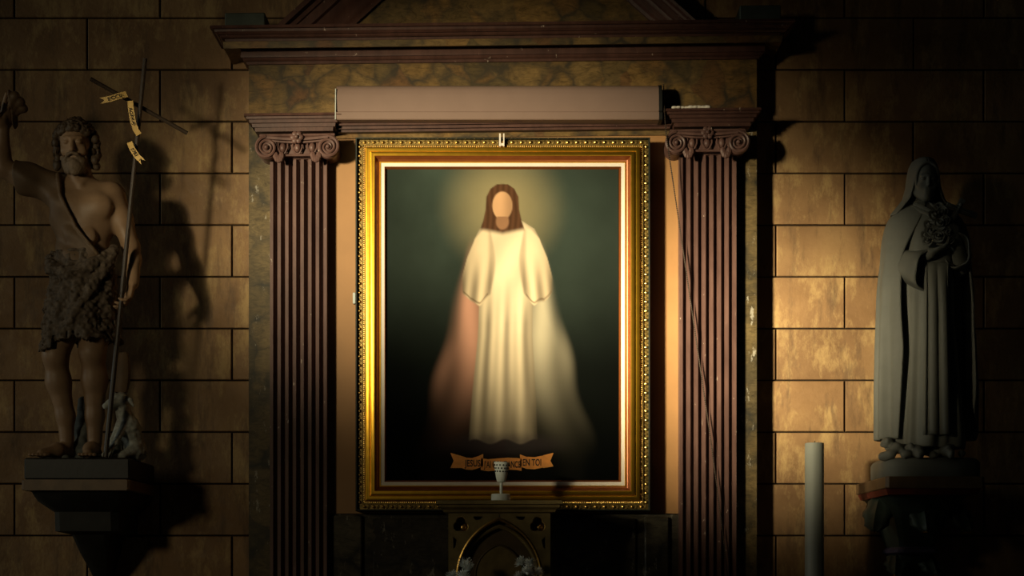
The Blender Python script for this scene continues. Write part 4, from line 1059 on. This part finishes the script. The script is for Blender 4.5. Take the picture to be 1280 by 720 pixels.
def acanthus(cx, dbase, out, z0, ln, wd, rot, parent):
    """curling leaf: starts at height z0, climbs down, tip curls outwards"""
    mb = MB(); rings = []; M_r = Matrix.Rotation(rot, 4, 'Z'); edge = []
    for i in range(12):
        t = i/11; z = z0-ln*(t-.12*max(0, t-.7)*3); y = dbase+out*(math.sin(t*2.0))+.05*max(0, t-.6)
        hw2 = wd*math.sin(math.pi*min(1, .18+.80*t))**.7*(1+.10*math.sin(t*19)); ring = []
        for j in range(9):
            s_ = (j/8-.5)*2; p = M_r @ Vector((s_*hw2, -(y-.035*s_*s_+.010*math.cos(s_*9)), z)); ring.append((p.x+cx, p.y, p.z))
        rings.append(ring); edge.append(ring)
    mb.loft(rings, False, False); o = obj('acanthus_leaf', mb, MAT['corbel_green'], parent, 70); md = o.modifiers.new('thickness', 'SOLIDIFY'); md.thickness = .014
    eg = MB(); eg.tube(rings[-1], .004, 5); obj('gilt_edge', eg, MAT['gilt'], o)
for cx, rot, out, wd in ((cxt-.03, R(-28), .10, .075), (cxt, 0, .10, .08), (cxt+.03, R(28), .10, .075)):
    acanthus(cx, .36 if rot == 0 else .33, out, zz(620), .20, wd, rot, bt)
for cx, rot in ((cxt-.012, R(-18)), (cxt+.012, R(18))):
    acanthus(cx, .22, .06, zz(692), .12, .06, rot, bt)

# ------------------------------------------------------------------ candle
cdx, cdy = X(1018, .45), -.45; zc0 = 1.26; zc1 = Z(554, .45); rc = S(11.8, .45)
cn = thing('candle', 'tall thick ivory candle in front of the stone wall', 'candle', (cdx, cdy, zc0))
obj('wax', MB().lathe([(rc, 0), (rc, zc1-zc0-.004), (rc*.96, zc1-zc0), (rc*.5, zc1-zc0-.003), (.001, zc1-zc0-.005)], (cdx, cdy, zc0), 36), MAT['wax'], cn)
obj('wick', MB().tube([(cdx, cdy, zc1-.008), (cdx+.001, cdy, zc1+.006), (cdx+.004, cdy, zc1+.012)], .0018, 6), MAT['hole'], cn)
ch = thing('candle_stand', 'tall brass floor stand carrying the thick candle', 'candlestick', (cdx, cdy, 0))
obj('stem', MB().lathe([(.03, .05), (.025, .2), (.045, .26), (.022, .32), (.02, .70), (.04, .75), (.02, .80), (.022, 1.15), (.05, 1.22)], (cdx, cdy, 0), 24), MAT['brass'], ch)
obj('base', MB().lathe([(.17, 0), (.17, .02), (.14, .035), (.06, .05), (.03, .06)], (cdx, cdy, 0), 32), MAT['brass'], ch)
obj('drip_pan', MB().lathe([(.03, 1.21), (.09, 1.225), (.10, 1.245), (.097, 1.248), (.08, 1.26), (.02, 1.26)], (cdx, cdy, 0), 32), MAT['brass'], ch)

# ------------------------------------------------------------------ altar, tabernacle and what stands there
DTb = .66
altar = thing('altar', 'stone altar table below the tabernacle', 'altar', (CX, -.62, 0))
obj('altar_body', B(CX-.95, CX+.95, .30, 1.0, 0, .95, .01), MAT['altar'], altar)
obj('altar_slab', B(CX-1.1, CX+1.1, .29, 1.1, .95, 1.05, .012), MAT['altar'], altar)
tag(obj('altar_shelf', B(CX-1.05, CX+1.05, .29, .72, 1.05, 1.16, .01), MAT['altar']), 'long stone shelf on the altar carrying the tabernacle', 'shelf')
tx = X(624, DTb)
tb_ = thing('tabernacle', 'olive and gilt wooden tabernacle with pointed arch front', 'tabernacle', (tx, -.5, 1.16))
tx0, tx1 = X(560.5, DTb), X(688, DTb); ztt = Z(641, DTb)
obj('carcass', B(tx0, tx1, .32, .585, 1.16, ztt), MAT['tab_dark'], tb_)
obj('cornice', MB().mould([(.055, Z(625.5, .70)), (.057, Z(630, .70)), (.045, Z(631, .7)), (.043, Z(634, .7)), (.025, Z(637, .69)), (.022, Z(640, .68)), (.0, Z(642, .67))], tx0, tx1, DTb-.005, .31), MAT['tab'], tb_)
def arch(cx, hw, spring, rise, n=14):
    # pointed arch as two arcs, from left springing over the apex to the right
    rr = (hw*hw+rise*rise)/(2*hw); pts = []
    a1 = math.asin(rise/rr)
    for i in range(n+1):
        a = a1*i/n; pts.append((cx-hw+rr-rr*math.cos(a), spring+rr*math.sin(a)))
    return pts+[(2*cx-x, z) for x, z in pts[-2::-1]]
zap = Z(648.5, DTb); hwA = S(52.5, DTb); spr = Z(722, DTb); A1 = arch(tx, hwA, spr, zap-spr)
hole = [(tx-hwA, 1.20)]+A1+[(tx+hwA, 1.20)]
def trefoil(cx, cz, r, rot=0):
    out = []
    for q in range(36):
        a = 2*math.pi*q/36; rr = r*(.72+.30*abs(math.cos(1.5*(a-rot)))); out.append((cx+rr*math.cos(a), cz+rr*math.sin(a)))
    return out
holes = [hole]
for sg in (-1, 1):
    holes.append(trefoil(tx+sg*S(48, DTb), Z(656, DTb), S(10, DTb), R(90)))
    holes.append([(tx+sg*S(a, DTb), Z(b, DTb)) for a, b in ((33, 645.5), (20, 645.5), (24, 649.5), (30, 650))])
    holes.append([(tx+sg*S(a, DTb), Z(b, DTb)) for a, b in ((57.5, 671), (57.5, 686), (55, 684), (53, 675))])
front = plate([(tx0, 1.16), (tx1, 1.16), (tx1, ztt), (tx0, ztt)], holes, .60, DTb)
obj('front_panel', front, MAT['tab'], tb_, 30)
obj('back_board', B(tx0+.002, tx1-.002, .58, .602, 1.16, ztt), MAT['tab_dark'], tb_)
obj('arch_moulding', MB().tube([(x, -DTb+.002, z) for x, z in A1], .008, 8), MAT['gilt'], tb_, label='worn gilt arch moulding')
A2 = arch(tx, hwA*.93, spr, zap-spr-.035); obj('inner_arch_moulding', MB().tube([(x, -.625, z) for x, z in A2], .011, 8), MAT['tab'], tb_)
A3 = arch(tx, S(30, .61), Z(720, .61), S(39, .61)); dd = plate([(tx-S(30, .61), 1.20)]+A3+[(tx+S(30, .61), 1.20)], [], .60, .612); do = obj('door', dd, MAT['tab'], tb_, 30)
obj('door_edge', MB().tube([(x, -.613, z) for x, z in A3], .005, 8), MAT['tab_dark'], do)
for sg in (-1, 1):
    mb = MB(); tr = trefoil(tx+sg*S(48, DTb), Z(656, DTb), S(10, DTb), R(90)); mb.tube([(x, -DTb+.004, z) for x, z in tr]+[(tr[0][0], -DTb+.004, tr[0][1])], .0035, 6); obj('trefoil_edge', mb, MAT['gilt'], tb_)
    mb = MB(); mb.sphere((tx+sg*S(48, DTb)+.01, -.605, Z(659, DTb)), .02, 10, 6, (1, .5, 1)); obj('trefoil_boss', mb, MAT['gilt'], tb_)
obj('seam', B(tx-.002, tx+.002, .60, DTb+.001, zap-.005, ztt-.002), MAT['hole'], tb_)
# little lamp on the tabernacle
dl = .60; lx = X(626, dl); lz = Z(625.5, .70)
ln_ = thing('small_lamp', 'small pale spot lamp with perforated conical head on the tabernacle', 'lamp', (lx, -dl, lz))
zt_ = lambda y: Z(y, dl)
obj('base', MB().lathe([(S(11.5, dl), 0), (S(12, dl), .004), (S(12, dl), .032), (S(11, dl), .036), (.006, .037)], (lx, -dl, lz), 28), MAT['white'], ln_)
obj('stem', MB().tube([(lx+.002, -dl, lz+.03), (lx+.002, -dl, zt_(598))], .0072, 12), MAT['white'], ln_)
hd0 = Vector((lx+.002, -dl, zt_(602))); hd1 = Vector((lx+.005, -dl-.006, zt_(577.5)))
ax_ = (hd1-hd0).normalized(); Lh = (hd1-hd0).length; rot = Vector((0, 0, 1)).rotation_difference(ax_).to_matrix()
mb = MB(); prof = [(.008, -.004), (.021, 0), (.026, .02), (.033, Lh*.6), (.038, Lh), (.036, Lh), (.030, Lh*.6), (.02, .012), (.002, .01)]
mb.loft([[hd0+rot @ Vector((r_*math.cos(2*math.pi*j/28), r_*math.sin(2*math.pi*j/28), h_)) for j in range(28)] for r_, h_ in prof], True, True)
lh = obj('lamp_head', mb, MAT['white'], ln_)
mb = MB()
for row, hh in enumerate((Lh*.52, Lh*.68, Lh*.84)):
    for q in range(14):
        a = 2*math.pi*(q+.5*(row % 2))/14; rr = np.interp(hh, [.02, Lh*.6, Lh], [.026, .033, .038])
        mb.sphere(hd0+rot @ Vector((rr*math.cos(a), rr*math.sin(a), hh)), .0042, 6, 4)
stuff(obj('vent_hole', mb, MAT['hole'], lh))
# flowers in two vases on the altar
def flower_mesh():
    mb = MB(); rg = random.Random(2)
    mb.sphere((0, 0, 0), .012, 8, 5)
    for q in range(90):
        el = math.asin(-.35+1.35*q/90); az = q*2.39996
        d_ = Vector((math.cos(az)*math.cos(el), math.sin(az)*math.cos(el), math.sin(el))); s_ = d_.cross(Vector((.3, .2, 1))).normalized(); n_ = s_.cross(d_)
        L = rg.uniform(.026, .046); wv = rg.uniform(.0028, .0042); pts = []
        for t in (0.15, .5, .85, 1.0):
            c = d_*L*t+n_*(.010*t*t); w2 = wv*(.6+.9*t-.9*t*t*t); pts += [c-s_*w2, c+n_*w2*.5, c+s_*w2]
        mb.add(pts, [(i*3+j, i*3+j+1, i*3+j+4, i*3+j+3) for i in range(3) for j in range(2)])
    return mb.mesh(60)
fm = flower_mesh(); fm.materials.append(MAT['petal']); fm.name = 'blossom'
DFl = .82
for vx, spots, lab in ((577, ((581, 707, .82, 1.0), (587, 712, .85, .8), (565, 721, .80, .8), (579, 722, .84, .9)), 'shaggy white flower in the vase before the tabernacle'),
                  (661, ((652, 704, .82, .85), (664, 706, .84, .85), (660, 716, .86, .9), (648, 722, .80, .75), (672, 716, .83, .8)), 'shaggy white flower in the vase before the tabernacle')):
    vxx = X(vx, DFl); vz = 1.05
    va = thing('flower_vase', 'slender white vase of flowers on the altar', 'vase', (vxx, -DFl, vz), 'flower vases on the altar')
    obj('vase_body', MB().lathe([(.04, 0), (.055, .03), (.06, .10), (.04, .20), (.03, .25), (.042, .30), (.040, .30), (.026, .25), (.03, .2), (.005, .19)], (vxx, -DFl, vz), 28), MAT['white'], va)
    for (px, py, d_, sc) in spots:
        p = P(px, py, d_); f = thing('flower', lab, 'flower', p, 'white flowers on the altar')
        o = bpy.data.objects.new('blossom', fm); COL.objects.link(o); o.parent = f; o.scale = (sc,)*3; o.rotation_euler = (random.uniform(.2, .9), random.uniform(-.4, .4), random.uniform(0, 6))
        obj('flower_stem', MB().tube([p+Vector((0, .004, -.006)), p.lerp(Vector((vxx, -DFl, vz+.3)), .6)+Vector((0, .004, 0)), Vector((vxx, -DFl, vz+.29)), Vector((vxx, -DFl, vz+.2))], .003, 6), MAT['stem'], f)
